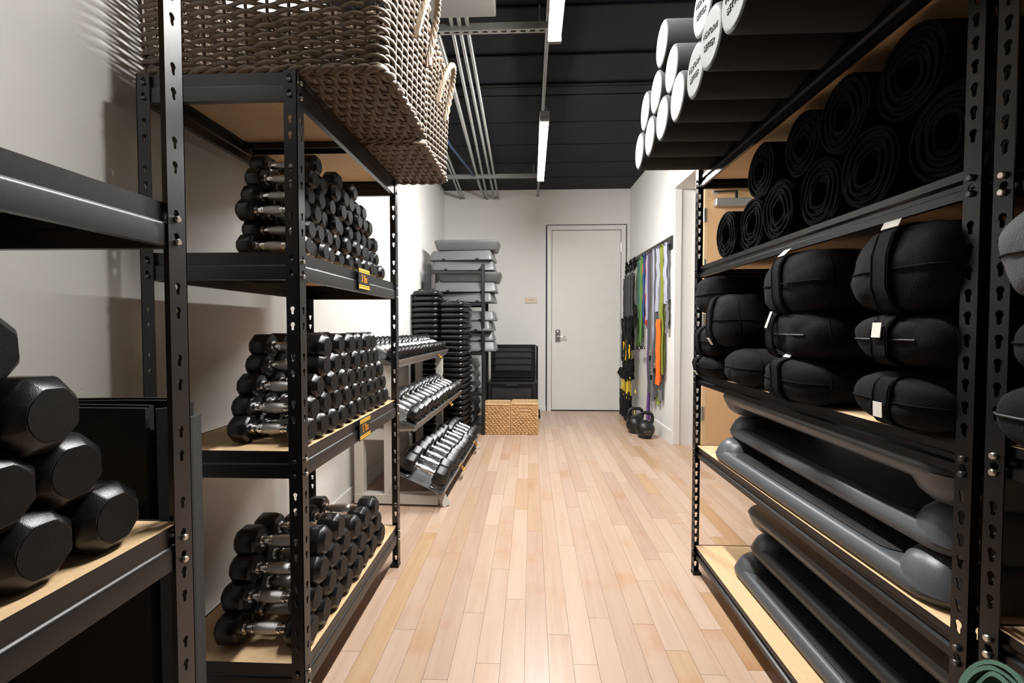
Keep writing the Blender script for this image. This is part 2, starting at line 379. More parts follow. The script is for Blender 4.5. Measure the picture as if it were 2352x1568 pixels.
def pipe(pts, r, label, mat='conduit', name='conduit', group='conduits under the dark ceiling'):
    t = thing(name, label, 'pipe', pts[0], group=group); q = [Vector(p)-Vector(pts[0]) for p in pts]
    obj('pipe_run', G().tube(q, r, 10), mat, t, smooth=50)
    if name == 'conduit':
        e = q[-1]; d = (q[-1]-q[-2]).normalized()
        obj('coupling', G().tube([e-d*.07, e-d*.02], r*1.35, 10), 'galvanized', t, smooth=50)
    return t
pipe([(-.44, 2.42, 2.87), (-.46, 2.75, 2.87), (-.594, YW, 2.87)], .0125, 'galvanized conduit, leftmost of the close set of three beside the basket')
pipe([(-.395, 2.42, 2.87), (-.415, 2.75, 2.87), (-.50, YW, 2.87)], .0125, 'galvanized conduit, middle of the close set of three')
pipe([(-.35, 2.42, 2.87), (-.37, 2.75, 2.87), (-.446, YW, 2.87)], .0125, 'galvanized conduit, rightmost of the close set of three')
pipe([(-.55, 2.3, 2.885), (-.57, 3.485, 2.885), (-.637, 5.7, 2.885), (-.637, YW, 2.885)], .017, 'thicker galvanized conduit joined by the blue cable')
pipe([(-.86, 3.8, 2.88), (-.905, 5.24, 2.88), (-.955, YW, 2.88)], .0125, 'galvanized conduit nearest the left wall, left one of the pair')
pipe([(-.82, 3.8, 2.88), (-.87, 5.24, 2.88), (-.915, YW, 2.88)], .0125, 'galvanized conduit near the left wall, right one of the pair')
pipe([(.10, 1.0, 2.925), (.092, 4.3, 2.925), (.085, YW, 2.90)], .014, 'pale conduit running lengthwise above the strip lights')
pipe([(-.80, 3.9, 2.86), (-.77, 4.45, 2.86), (-.66, 5.25, 2.86), (-.64, 5.5, 2.87)], .012, 'blue cable bundle slung beside the conduits', 'cable_blue', 'cable_bundle', None)
def strut(x0, x1, y, z, n, label):
    t = thing('strut_channel', label, 'strut', ((x0+x1)/2, y, z), group='perforated strut channels'); L = (x1-x0)/2
    obj('side_flange', G().box(-L, L, -.020, -.017, 0, .04), 'galvanized', t); obj('side_flange', G().box(-L, L, .017, .020, 0, .04), 'galvanized', t)
    g = G().box(-L, L, -.017, -.008, 0, .003).box(-L, L, .008, .017, 0, .003); st = 2*L/n
    for i in range(n): g.box(-L+i*st+st*.55, -L+(i+1)*st, -.008, .008, 0, .003)
    obj('slotted_web', g, 'galvanized', t)
    for x in (-L*.9, L*.9): obj('threaded_rod', G().tube([(x, 0, .003), (x, 0, HC-z)], .004, 6), 'galvanized', t)
strut(-1.0, .10, 2.73, 2.84, 20, 'perforated steel strut crossing beneath the white ceiling box')
strut(-1.1, .085, 5.36, 2.84, 21, 'perforated steel strut crossing near the far wall')
bx = thing('ceiling_box', 'white metal box at the ceiling above the wicker baskets', 'junction box', (-.44, 2.2, 2.75))
obj('box_body', G().box(-.30, .255, -.5, .265, 0, HC-2.75, .004), 'box_white', bx)
for i in range(3): obj('connector', G().tube([(-.005+.045*i, .262, .12), (-.005+.045*i, .33, .12)], .017, 10), 'galvanized', bx, smooth=50)

# ================================================================= SHELVING UNITS
def keyhole_cell(cu, cv, w, c, ru, rn, hh, n=16):
    """points of ring cell: outer rectangle u0..w, v +-c; inner keyhole (round top, narrow foot)"""
    def inside(u, v):
        return (u*u + (v-hh*.42)**2 < ru*ru) or (abs(u) < rn and -hh < v < hh*.42) or (u*u+(v+hh-rn*.0)**2 < rn*rn and v < 0)
    u0, u1 = -cu, w-cu
    angs = sorted([2*PI*k/n+.05 for k in range(n)] + [math.atan2(vv, uu) % (2*PI) for uu in (u0, u1) for vv in (-c, c)])
    out = []; inn = []
    for a in angs:
        dx, dy = math.cos(a), math.sin(a)
        t = min([(u1 if dx > 0 else u0)/dx if abs(dx) > 1e-9 else 9, (c if dy > 0 else -c)/dy if abs(dy) > 1e-9 else 9])
        out.append((cu+dx*t, cv+dy*t))
        lo, hi = 0, hh*2.2
        for _ in range(14):
            mdl = (lo+hi)/2
            if inside(dx*mdl, dy*mdl): lo = mdl
            else: hi = mdl
        lo = min(lo, t*.92)
        inn.append((cu+dx*lo, cv+dy*lo))
    return out, inn
def flange(g, w, t, H, slots, ru, rn, hh, place):
    """slotted strip; place(u, v, depth) -> xyz"""
    c = hh*1.25; z = 0; cells = []
    def quad(v0, v1):
        if v1-v0 < 1e-5: return
        p = [place(u, v, d) for d in (0, t) for u, v in ((0, v0), (w, v0), (w, v1), (0, v1))]
        g.add(p, [(0, 1, 2, 3), (7, 6, 5, 4), (0, 3, 7, 4), (1, 5, 6, 2)])
    for s in sorted(slots):
        if s-c < z or s+c > H: continue
        quad(z, s-c); z = s+c
        o, i = keyhole_cell(w*.55, s, w, c, ru, rn, hh); n = len(o)
        p = [place(u, v, d) for lst in (o, i) for d in (0, t) for u, v in lst]
        f = []
        for k in range(n):
            k2 = (k+1) % n
            f += [(k, k2, 2*n+k2, 2*n+k), (n+k2, n+k, 3*n+k, 3*n+k2), (2*n+k, 2*n+k2, 3*n+k2, 3*n+k), (k2, k, n+k, n+k2)]
        g.add(p, f)
    quad(z, H)
def post_mesh(sx, sy, H, slots, w=.04, t=.002, ru=.0062, rn=.0036, hh=.0105):
    """L post, corner at the origin, flanges running towards +sx and +sy"""
    g = G()
    flange(g, w, t, H, slots, ru, rn, hh, lambda u, v, d: (sx*u, sy*d, v))        # end flange
    flange(g, w, t, H, slots, ru, rn, hh, lambda u, v, d: (sx*d, sy*u, v))        # front or rear flange
    return g
def beam_prof(kind, h):
    if kind == 'ridge': return [(0, 0), (0, -h*.44), (.0016, -h*.452), (.0032, -h*.47), (.0044, -h*.495), (.005, -h*.53), (.005, -h), (-.012, -h), (-.012, -h+.002), (.003, -h+.002), (.003, -h*.54), (-.002, -h*.48), (-.002, -.0145), (-.025, -.0145), (-.025, -.0125), (-.002, -.0125), (-.002, 0)]
    return [(0, 0), (0, -h*.30), (-.006, -h*.42), (-.006, -h*.60), (.002, -h*.68), (.002, -h), (-.010, -h), (-.010, -h+.002), (0, -h+.002), (0, -h*.69), (-.008, -h*.62), (-.008, -h*.42), (-.002, -h*.31), (-.002, -.0145), (-.025, -.0145), (-.025, -.0125), (-.002, -.0125), (-.002, 0)]
def unit_shelf(name, label, xf, xb, y0, y1, H, shelves, slotgen, front_sign, kind='ridge', bh=.075, fw=.04, slot=(.0062, .0036, .0105), mat='black_steel', support=True, riv='rivet', tops=None):
    """xf = x of the front (aisle) side, xb = back; front_sign = +1 if the front faces +x"""
    t = thing(name, label, 'shelving unit', ((xf+xb)/2, (y0+y1)/2, 0)); cx, cy = (xf+xb)/2, (y0+y1)/2
    rz = [z-o for z in shelves for o in (bh*.26, bh*.80)]
    slots = [z for z in rz] + [z for z in slotgen if all(abs(z-q) > slot[2]*2.6 for q in rz)]
    th = .002
    for ex in (xf, xb):
        for ey in (y0, y1):
            sx = 1 if ex == min(xf, xb) else -1; sy = 1 if ey == y0 else -1
            p = obj('post', post_mesh(sx, sy, H, slots, fw, th, *slot), mat, t, (ex-cx, ey-cy, 0))
            obj('foot', G().box(min(0, sx*fw)-.001, max(0, sx*fw)+.001, min(0, sy*fw)-.001, max(0, sy*fw)+.001, 0, .012), 'plastic_black', p)
    pr = beam_prof(kind, bh)
    for z in shelves:
        for ex, s in ((xf, front_sign), (xb, -front_sign)):
            poly = [(ex-cx - s*(th+.007) + s*a, z+b) for a, b in pr]
            bm = obj('beam', G().prism(poly, 'Y', y0-cy+th, y1-cy-th), mat, t, smooth=38)
            for ey, s2 in ((y0, 1), (y1, -1)):
                for o in (bh*.26, bh*.80):
                    yy = ey-cy+s2*fw*.55; zz = z-o-slot[2]*.55; x0 = ex-cx
                    obj('rivet', G().lathe([(x0-s*.004, .0045), (x0+s*.0015, .0045), (x0+s*.0015, .0058), (x0+s*.0045, .0058), (x0+s*.006, .0045)], 12, 'X').xf(Matrix.Translation((0, yy, zz))), riv, bm, smooth=40)
        for ey, s in ((y0, -1), (y1, 1)):
            poly = [(ey-cy - s*(th+.007) + s*a, z+b) for a, b in pr]
            bm = obj('side_beam', G().prism(poly, 'X', min(xf, xb)-cx+th, max(xf, xb)-cx-th), mat, t, smooth=38)
            for ex, s2 in ((min(xf, xb), 1), (max(xf, xb), -1)):
                for o in (bh*.26, bh*.80):
                    xx = ex-cx+s2*fw*.55; zz = z-o-slot[2]*.55; yy = ey-cy
                    obj('rivet', G().lathe([(yy-s*.004, .0045), (yy+s*.0015, .0045), (yy+s*.0015, .0058), (yy+s*.0045, .0058), (yy+s*.006, .0045)], 12, 'Y').xf(Matrix.Translation((xx, 0, zz))), 'rivet_dark', bm, smooth=40)
        obj('shelf_board', G().box(min(xf, xb)-cx+.012, max(xf, xb)-cx-.012, y0-cy+.012, y1-cy-.012, z-.0125, z-.0015, .001), 'particle_board', t)
        if support:
            sp = obj('centre_support', G().box(min(xf, xb)-cx+.02, max(xf, xb)-cx-.02, -.03, -.028, z-.036, z-.0135).box(min(xf, xb)-cx+.02, max(xf, xb)-cx-.02, -.03, .03, z-.0155, z-.0135).box(min(xf, xb)-cx+.02, max(xf, xb)-cx-.02, .028, .03, z-.036, z-.0135), mat, t)
    return t
def pairs(z0, per, gap, H): return [z for k in range(-16, 8) for z in (z0+k*per, z0+k*per-gap) if .03 < z < H-.02]
XF, XB = -.629, -1.0747
BY0, BY1 = 1.2435, 2.1858
AY0, AY1 = -.112, .830
unit_shelf('shelving_unit', 'black steel shelving unit nearest on the left with big dumbbells', XF, XB, AY0, AY1, 1.83, (1.83, 1.357, .786, .19), pairs(1.466, .1283, .043, 1.83), 1, fw=.042)
B = unit_shelf('shelving_unit', 'black steel shelving unit carrying wicker baskets and labelled dumbbell piles', XF, XB, BY0, BY1, 1.83, (1.828, 1.3453, .797, .195), pairs(1.70, .1283, .043, 1.83), 1, fw=.037)
DX, DB = .747, 1.335
DY0, DY1 = .812, 2.173
uni = [.04+.0385*k for k in range(47)]
SD = (1.815, 1.413, .932, .598, .132)
unit_shelf('shelving_unit', 'black steel shelving unit on the right with rollers, bolsters and steps', DX, DB, DY0, DY1, 1.858, SD, uni, -1, 'double', .05, .034, (.0068, .0042, .011), 'black_steel_dark', False, 'rivet_dark')
EY0, EY1 = -.56, .795
SE = (1.815, 1.40, .952, .652, .132)
unit_shelf('shelving_unit', 'black steel shelving unit cut off at the right edge', DX, DB, EY0, EY1, 1.858, SE, uni, -1, 'double', .05, .034, (.0068, .0042, .011), 'black_steel_dark', False, 'rivet')

def label_plate(y, z, w, h, text, x=XF+.001, rot=None, label=''):
    t = thing('weight_label', label, 'label', (x, y, z), rot or (0, 0, 0), 'weight labels')
    obj('plate', G().box(0, .003, -w/2, w/2, -h/2, h/2, .0006), 'label_black', t)
    for zz in (h*.40, h*.30, -h*.30, -h*.40)[0::1]:
        pass
    for zz in (h*.41, -h*.41): obj('stripe', G().box(.0028, .0034, -w/2+.002, w/2-.002, zz-h*.045, zz+h*.045), 'label_yellow', t)
    for zz in (h*.31, -h*.31): obj('stripe', G().box(.0028, .0034, -w/2+.002, w/2-.002, zz-h*.028, zz+h*.028), 'label_yellow', t)
    o = obj('lettering', text_mesh(text, h*.50, .0004), 'label_orange', t, (.0034, 0, 0), (PI/2, 0, PI/2))
    o.scale = (.85, 1, 1)
    return t
label_plate(1.727, 1.319, .115, .080, '3 lbs', label='black and yellow label reading 3 lbs on the upper shelf edge')
label_plate(1.723, .762, .115, .080, '5 lbs', label='black and yellow label reading 5 lbs on the middle shelf edge')

# ================================================================= DUMBBELLS
def head_mesh(Rr, L, n, e=.685, i=.84, ph=0.):
    """head along +x from 0 to L, rounded polygon"""
    rs = []
    def ring(x, r, sft):
        rg = []
        for k in range(n):
            for d in (-1, 1):
                t = 2*PI*(k+.5)/n + d*sft*PI/n + ph
                rg.append((x, r*math.cos(t), r*math.sin(t)))
        return rg
    for x, r, s in ((0, Rr*i, .14), (L*.10, Rr*.97, .12), (L*.16, Rr, .10), (L-Rr*.36, Rr, .10), (L-Rr*.30, Rr*.975, .11), (L-Rr*.02, Rr*(e+.03), .14), (L, Rr*e, .18)): rs.append(ring(x, r, s))
    return G().rings(rs)
def handle_mesh(h, r):
    return G().lathe([(-h, r*1.30), (-h*.93, r*1.30), (-h*.92, r*.86), (-h*.66, r*.90), (-h*.64, r*1.08), (-h*.56, r*1.08), (-h*.54, r*.98), (-h*.46, r*.97),
                      (h*.46, r*.97), (h*.54, r*.98), (h*.56, r*1.08), (h*.64, r*1.08), (h*.66, r*.90), (h*.92, r*.86), (h*.93, r*1.30), (h, r*1.30)], 14)
def grip_mesh(h, r): return G().lathe([(-h*.47, r*1.0), (-h*.40, r*1.08), (0, r*1.20), (h*.40, r*1.08), (h*.47, r*1.0)], 14)
DB_KIND = {}
def kind_db(key, Rr, HL, TL, n, hr, num=None, straight=False):
    ph = 0
    hm = head_mesh(Rr, HL, n).mesh('head', 25); setm(hm, 'rubber')
    face = setm(G().lathe([(HL-.0005, Rr*.64), (HL+.0008, Rr*.64), (HL+.0008, Rr*.05)], 2*n).mesh('end_face', 20), 'rubber_end')
    hh = TL/2-HL
    if straight: ha = G().lathe([(-hh, hr*1.1), (-hh*.9, hr*1.1), (-hh*.88, hr), (-hh*.5, hr), (-hh*.48, hr*.93), (-hh*.4, hr*.93), (-hh*.38, hr), (hh*.38, hr), (hh*.4, hr*.93), (hh*.48, hr*.93), (hh*.5, hr), (hh*.88, hr), (hh*.9, hr*1.1), (hh, hr*1.1)], 14).mesh('handle', 40)
    else: ha = handle_mesh(hh, hr).mesh('handle', 40)
    setm(ha, 'chrome'); gr = setm(grip_mesh(hh, hr).mesh('grip', 40), 'knurl')
    DB_KIND[key] = (hm, face, ha, gr, Rr, HL, TL, n, num, straight)
def dumbbell(key, label, loc, roll=0., rot=None, group=None, mark=False):
    hm, face, ha, gr, Rr, HL, TL, n, num, straight = DB_KIND[key]
    t = thing('dumbbell', label, 'dumbbell', loc, rot if rot else (0, 0, 0), group)
    ro = Matrix.Rotation(roll, 4, 'X')
    for s in (1, -1):
        h = obj('head', hm, None, t, (s*(TL/2-HL), 0, 0), (roll*s, 0, 0 if s > 0 else PI))
        obj('end_face', face, None, h)
        if mark and num:
            # raised number on the facet that looks up
            k = round((PI/2 - roll*s)/(2*PI/n)); ang = k*2*PI/n
            ap = Rr*math.cos(PI/n)*1.0
            o = obj('number', text_mesh(num, Rr*.55, .0006), 'mark_grey', h)
            o.matrix_local = Matrix.Rotation(ang-PI/2, 4, 'X') @ Matrix.Translation((HL*.48, 0, ap+.0003)) @ Matrix.Rotation(-PI/2*s, 4, 'Z')
    obj('handle', ha, None, t)
    if not straight: obj('grip', gr, None, t)
    return t
kind_db('3', .0335, .050, .205, 8, .0115, '3')
kind_db('5', .0415, .062, .245, 8, .0135, '5')
kind_db('10', .0475, .072, .285, 8, .0150, '10')
kind_db('20', .0560, .085, .300, 8, .0160, '20')
def pile(key, rows, xface, zs, words, group, jx=.008, mark=False, flip=None):
    TL = DB_KIND[key][6]
    for r, (row, z) in enumerate(zip(rows, zs)):
        for i, y in enumerate(row):
            end = ORD[i] + ' from the near end'
            lab = 'black dumbbell, %s, %s row up in the %s' % (end, ORD[r], words)
            rl = R.choice((0, PI/8))*(.9) + R.uniform(-.12, .12)
            dumbbell(key, lab, (xface-TL/2+R.uniform(-jx, jx), y, z + R.uniform(-.001, .002)), rl, (0, 0, R.uniform(-.035, .035)), group, mark and R.random() < .8)
pile('3', [[1.345, 1.40, 1.462, 1.535, 1.612, 1.688, 1.758, 1.822, 1.885, 1.952, 2.035],
           [1.372, 1.43, 1.497, 1.572, 1.645, 1.72, 1.788, 1.852, 1.915, 1.985],
           [1.346, 1.405, 1.464, 1.535, 1.606, 1.680, 1.752, 1.82, 1.885, 1.947],
           [1.385, 1.45, 1.522, 1.595, 1.667, 1.735, 1.80, 1.86],
           [1.40, 1.47, 1.545, 1.62, 1.695, 1.77, 1.832],
           [1.43, 1.591, 1.735]], -.652, [1.3775+.0525*k for k in range(6)], 'three-pound pile', 'three-pound dumbbells', .012)
pile('5', [[1.343, 1.421, 1.499, 1.575, 1.655, 1.735, 1.812, 1.885, 1.96, 2.04],
           [1.37, 1.455, 1.537, 1.616, 1.695, 1.774, 1.85, 1.925, 2.005],
           [1.40, 1.494, 1.575, 1.657, 1.735, 1.812, 1.888, 1.966],
           [1.439, 1.535, 1.617, 1.697, 1.775, 1.851, 1.928],
           [1.452, 1.56, 1.655, 1.737, 1.814, 1.892]], -.645, [.8375+.0605*k for k in range(5)], 'five-pound pile', 'five-pound dumbbells', .004)
pile('10', [[1.335, 1.425, 1.515, 1.605, 1.70, 1.79, 1.88, 1.975],
            [1.37, 1.46, 1.555, 1.65, 1.745, 1.835, 1.93],
            [1.40, 1.495, 1.595, 1.70, 1.79, 1.885],
            [1.43, 1.53]], -.645, [.2405+.074*k for k in range(4)], 'bottom-shelf pile', 'ten-pound dumbbells', .004, True)
k20 = [(.709, .838, 'on the shelf board nearest the steel post'), (.600, .838, 'on the shelf board, second from the steel post'), (.495, .838, 'on the shelf board, cut off at the lower left edge'), (.388, .838, 'on the shelf board, out beyond the left edge'),
       (.653, .930, 'second layer, nearest the folded foam mat'), (.548, .930, 'second layer, at the left edge of the photo'), (.445, .930, 'second layer, beyond the left edge'),
       (.596, 1.021, 'third layer, beside the foam mat top'), (.50, 1.021, 'third layer, beyond the left edge'), (.535, 1.112, 'lying on top of the big pile at the left edge')]
for y, z, w in k20:
    dumbbell('20', 'large black eight-sided dumbbell ' + w, (-.655-.15+R.uniform(-.01, .01), y, z), R.uniform(-.06, .06), (0, 0, R.uniform(-.05, .05)), 'large dumbbells on the near left shelf')

# ================================================================= DUMBBELL RACK
RK = thing('dumbbell_rack', 'grey three-tier dumbbell rack with sloping trays by the left wall', 'rack', (-.75, 2.85, 0), (0, 0, -.031))
tl = math.radians(23.5); RL = 1.57
tiers = [(-.10, .905, .32), (.034, .515, .32), (.203, .098, .33)]   # x of front edge (local), z, width
for x, z, w in tiers:
    c, s = math.cos(tl), math.sin(tl)
    Mx = Matrix.Translation((x, 0, z)) @ Matrix.Rotation(tl, 4, 'Y')
    tr = obj('tray', G().box(-w, 0, 0, RL, -.004, 0).xf(Mx), 'tray_grey', RK)
    obj('front_lip', G().box(-.003, 0, 0, RL, -.03, .028).xf(Mx), 'tray_edge', tr)
    obj('rear_lip', G().box(-w, -w+.003, 0, RL, -.03, .03).xf(Mx), 'tray_edge', tr)
    for q in (-w+.075, -.085):
        obj('saddle_rail', G().box(q-.012, q+.012, .01, RL-.01, 0, .012, .003).xf(Mx), 'tray_grey', tr)
for yy in (.05, RL-.11):
    e = obj('end_frame', G().box(-.385, -.325, yy, yy+.06, 0.02, 1.04, .004), 'rack_grey', RK)
    obj('foot_rail', G().box(-.385, .16, yy-.002, yy+.062, .012, .075, .004), 'rack_grey', e)
    obj('inner_post', G().box(-.19, -.13, yy, yy+.06, .07, .90, .004), 'rack_grey', e)
    obj('cross_bar', G().box(-.33, -.15, yy+.002, yy+.058, .42, .49, .004), 'rack_grey', e)
    obj('front_leg', G().tube([(.20, yy+.03, .0), (.13, yy+.03, .15)], .035, 4), 'rack_grey', e)
    for x, z, w in tiers:
        obj('tray_bracket', G().tube([(x-.02, yy+.03, z-.02), (-.2, yy+.03, max(.06, z-.06) if z < .2 else z-.03)], .018, 4), 'rack_grey', e)
obj('rear_rail', G().box(-.38, -.33, .11, RL-.11, .40, .46, .004), 'rack_grey', RK)
kind_db('r8', .0400, .058, .225, 6, .0135, '8'); kind_db('r15', .0495, .070, .265, 6, .0155, '15'); kind_db('r25', .0640, .090, .315, 6, .018, '25'); kind_db('r20', .0575, .082, .295, 6, .017, '20')
MRK = Matrix.Translation((-.75, 2.85, 0)) @ Matrix.Rotation(-.031, 4, 'Z')
tw = ('top', 'middle', 'bottom')
rack_rows = [([.05+.0895*i for i in range(17)], ['r8']*17), ([.07+.119*i for i in range(13)], ['r15']*13), ([.085, .245, .385, .525, .655, .785, .91, 1.035, 1.15, 1.265, 1.375, 1.48], ['r25']*4+['r20']*4+['r15']*4)]
for ti, ((x, z, w), (ysr, kinds)) in enumerate(zip(tiers, rack_rows)):
    for i, (yy, kd) in enumerate(zip(ysr, kinds)):
        Rr = DB_KIND[kd][4]; TL = DB_KIND[kd][6]
        loc = MRK @ Matrix.Translation((x, yy, z)) @ Matrix.Rotation(tl, 4, 'Y') @ Matrix.Translation((-TL/2-.018-R.uniform(0, .012), 0, Rr*.866+.013))
        e = (MRK @ Matrix.Rotation(tl, 4, 'Y')).to_euler()
        dumbbell(kd, 'chrome-handled hexagonal dumbbell, %s from the near end on the %s rack tray' % (ORD[i], tw[ti]), loc.translation, R.uniform(-.05, .05)+PI/6*0, tuple(e), 'dumbbells on the sloping rack', ti > 0)
for x, yy, z, tx, wd in ((tiers[0][0], 1.20, tiers[0][2-1], '8 lbs', 'top tray'), (tiers[1][0], 1.02, tiers[1][1], '15 lbs', 'middle tray'), (tiers[2][0], .62, tiers[2][1], '25 lbs', 'bottom tray, the nearer one'), (tiers[2][0], 1.32, tiers[2][1], '20 lbs', 'bottom tray, the farther one')):
    p = MRK @ Vector((x+.004, yy, z-.012))
    label_plate(p.y, p.z, .085, .058, tx, p.x, (0, -.75, -.031), 'small black and yellow weight label on the rack ' + wd)

# ================================================================= FOLDED FOAM MAT between the left units
fm = thing('foam_mat', 'folded black foam mat standing on end behind the near left post', 'mat', (-.88, .91, 0))
def sheet(pts, th, z0, z1):
    P = [Vector((p[0], p[1], 0)) for p in pts]; a = []; b = []
    for i, p in enumerate(P):
        t = (P[min(i+1, len(P)-1)]-P[max(i-1, 0)]).normalized(); n = Vector((-t.y, t.x, 0))
        a.append(p+n*th/2); b.append(p-n*th/2)
    poly = [(q.x, q.y) for q in a] + [(q.x, q.y) for q in reversed(b)]
    g = G(); n = len(a)
    for i in range(n-1):
        v = [(a[i].x, a[i].y, z0), (a[i+1].x, a[i+1].y, z0), (b[i+1].x, b[i+1].y, z0), (b[i].x, b[i].y, z0), (a[i].x, a[i].y, z1), (a[i+1].x, a[i+1].y, z1), (b[i+1].x, b[i+1].y, z1), (b[i].x, b[i].y, z1)]
        f = [(0, 1, 2, 3), (4, 7, 6, 5), (0, 4, 5, 1), (2, 6, 7, 3)]
        if i == 0: f.append((0, 3, 7, 4))
        if i == n-2: f.append((1, 5, 6, 2))
        g.add(v, f)
    return g
obj('front_panel', sheet([(-.20, -.030), (0, -.036), (.133, -.037)], .011, 0, .983), 'foam_panel', fm)
obj('inner_fold', sheet([(-.20, -.018), (-.05, -.014), (.06, -.018), (.13, -.024)], .010, 0, .986), 'foam_panel', fm)
obj('spine_panel', sheet([(.146, -.033), (.158, -.02), (.160, .02), (.157, .046)], .012, 0, .981), 'foam_panel', fm)
obj('rear_panel', sheet([(.146, .052), (.02, .050), (-.10, .030), (-.19, .004)], .011, 0, .990), 'foam_panel', fm)
obj('middle_panel', sheet([(.135, .036), (.02, .034), (-.09, .014), (-.195, -.006)], .010, 0, .987), 'foam_panel', fm)
obj('side_strip', sheet([(.172, -.012), (.176, .02), (.172, .05)], .008, 0, .955), 'foam_edge', fm)

# ================================================================= WICKER BASKETS
def basket(x0, x1, y0, y1, z0, H, label, handle_y):
    t = thing('wicker_basket', label, 'basket', ((x0+x1)/2, (y0+y1)/2, z0), group='wicker baskets on the top shelf')
    hx, hy = (x1-x0)/2-.012, (y1-y0)/2-.012; rc = .035
    seg = [2*(hx-rc), PI/2*rc, 2*(hy-rc), PI/2*rc]*2; per = sum(seg)
    def path(s):
        s %= per
        base = [(-hx+rc, -hy, 0), (hx-rc, -hy+rc, -PI/2), (hx, -hy+rc, PI/2), (hx-rc, hy-rc, 0), (hx-rc, hy, PI), (-hx+rc, hy-rc, PI/2), (-hx, hy-rc, -PI/2), (-hx+rc, -hy+rc, PI)]
        for k, l in enumerate(seg):
            if s <= l or k == 7:
                bx_, by_, a_ = base[k]
                if k % 2 == 0:
                    d = [(1, 0), (0, 1), (-1, 0), (0, -1)][k//2]; return Vector((bx_+d[0]*s, by_+d[1]*s, 0)), Vector((d[1], -d[0], 0))
                an = a_ + s/rc; n = Vector((math.cos(an), math.sin(an), 0)); return Vector((bx_, by_, 0))+n*rc, n
            s -= l
    nst = 2*round(per/.062/2)
    if nst % 2 == 0: nst += 1                       # an odd stake count keeps one continuous over-under weave
    sp = per/nst; pitch = .0122; nr = int((H-.03)/pitch); fl = .024
    N = nst*6
    for k in range(nst):
        p, n = path((k+.5)*sp)
        obj('stake', G().tube([p+n*(fl*.0)+Vector((0, 0, .006)), p+n*(fl*.5*.6)+Vector((0, 0, H*.5)), p+n*fl*.8+Vector((0, 0, H))], .0048, 6), 'wicker', t, smooth=60)
    for r in range(nr):
        z = .020+r*pitch; pts = []
        for i in range(N):
            s = per*i/N; p, n = path(s)
            o = .0066*math.cos(PI*(s/sp-.5) + PI*r) + R.uniform(-.0007, .0007)
            pts.append(p + n*(o + fl*.8*(z/H)**1.3) + Vector((0, 0, z + .0013*math.sin(PI*(s/sp)+PI*r) + R.uniform(-.0006, .0006))))
        obj('woven_strand', G().tube(pts, .0062, 6, closed=True, sq=(1.06, .80), up=(0, 0, 1)), 'wicker', t, smooth=60)
    # rim and base braid
    for z, rr, o_, nm in ((H, .017, fl*.8, 'rim_braid'), (.010, .013, .004, 'base_braid')):
        for ph in (0, PI):
            pts = []
            for i in range(N):
                s = per*i/N; p, n = path(s); a_ = 2*PI*s/.09+ph
                pts.append(p+n*(o_+rr*.45*math.cos(a_))+Vector((0, 0, z+rr*.45*math.sin(a_))))
            obj(nm, G().tube(pts, rr*.62, 6, closed=True), 'wicker', t, smooth=60)
    # woven floor
    nx = int(2*hx/.0215); ny = int(2*hy/.05)
    for j in range(ny):
        y = -hy+.03+j*(2*hy-.06)/(ny-1)
        obj('base_stick', G().tube([(-hx, y, .012), (hx, y, .012)], .0045, 6), 'wicker', t, smooth=60)
    for i in range(nx):
        x = -hx+.016+i*(2*hx-.032)/(nx-1); st = (2*hy-.06)/(ny-1)
        pts = [(x+R.uniform(-.001, .001), -hy+q*(2*hy)/40, .012+.0055*math.cos(PI*((q*(2*hy)/40-.03)/st)+PI*i)) for q in range(41)]
        obj('base_strand', G().tube(pts, .0072, 6, sq=(.7, 1.1), up=(0, 0, 1)), 'wicker', t, smooth=60)
    # twisted loop handle on the aisle side
    hyy = handle_y-(y0+y1)/2
    for ph in (0, 2*PI/3, 4*PI/3):
        pts = []
        for q in range(41):
            a_ = PI*q/40; c = Vector((hx+fl*.62+.012+.05*math.sin(a_), hyy-.085*math.cos(a_), H*.52+.19*math.sin(a_)**.8)); tw_ = 14*a_+ph
            pts.append(c+Vector((math.cos(tw_)*.006, 0, math.sin(tw_)*.006)))
        obj('handle_strand', G().tube(pts, .0072, 6), 'wicker_handle', t, smooth=60)
    return t
basket(-1.10, -.385, 1.262, 1.742, 1.831, .47, 'nearer large wicker basket overhanging the top shelf', 1.60)
basket(-1.10, -.40, 1.768, 2.262, 1.831, .45, 'farther wicker basket with a loop handle, behind the nearer one', 2.02)

# ================================================================= FOAM ROLLERS on the right unit
rol_side = setm(G().lathe([(0, .070), (.002, .0745), (.008, .0765), (.905, .0765), (.91, .072)], 40).mesh('body', 35), 'foam_black')
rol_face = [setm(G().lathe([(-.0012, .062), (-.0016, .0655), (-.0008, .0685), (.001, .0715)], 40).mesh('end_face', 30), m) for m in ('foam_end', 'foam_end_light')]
def roller(y, z, far, label):
    t = thing('foam_roller', label, 'foam roller', (.47+R.uniform(-.012, .012), y, z), (R.uniform(0, 6), 0, R.uniform(-.012, .012)), 'foam rollers on the top shelf')
    t.rotation_euler[0] = R.uniform(-.2, .2)
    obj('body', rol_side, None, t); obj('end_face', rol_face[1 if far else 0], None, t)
    if not far:
        for ln, dy in (('PERFORM', .016), ('BETTER', -.016)):
            o = obj('moulded_lettering', text_mesh(ln, .022, .0012), 'foam_end', t, (-.0022, 0, 0)); o.matrix_local = Matrix.Translation((-.0020, 0, 0)) @ Matrix.Rotation(PI/2+.12, 4, 'X') @ Matrix.Rotation(-PI/2, 4, 'Y') @ Matrix.Translation((0, dy, 0))
zr = SD[0]+.0765; D2 = .154
for i in range(9):
    y = 2.045-.1575*i
    roller(y, zr+.002, i < 4, 'black foam roller in the bottom row, %s from the far end' % ORD[i])
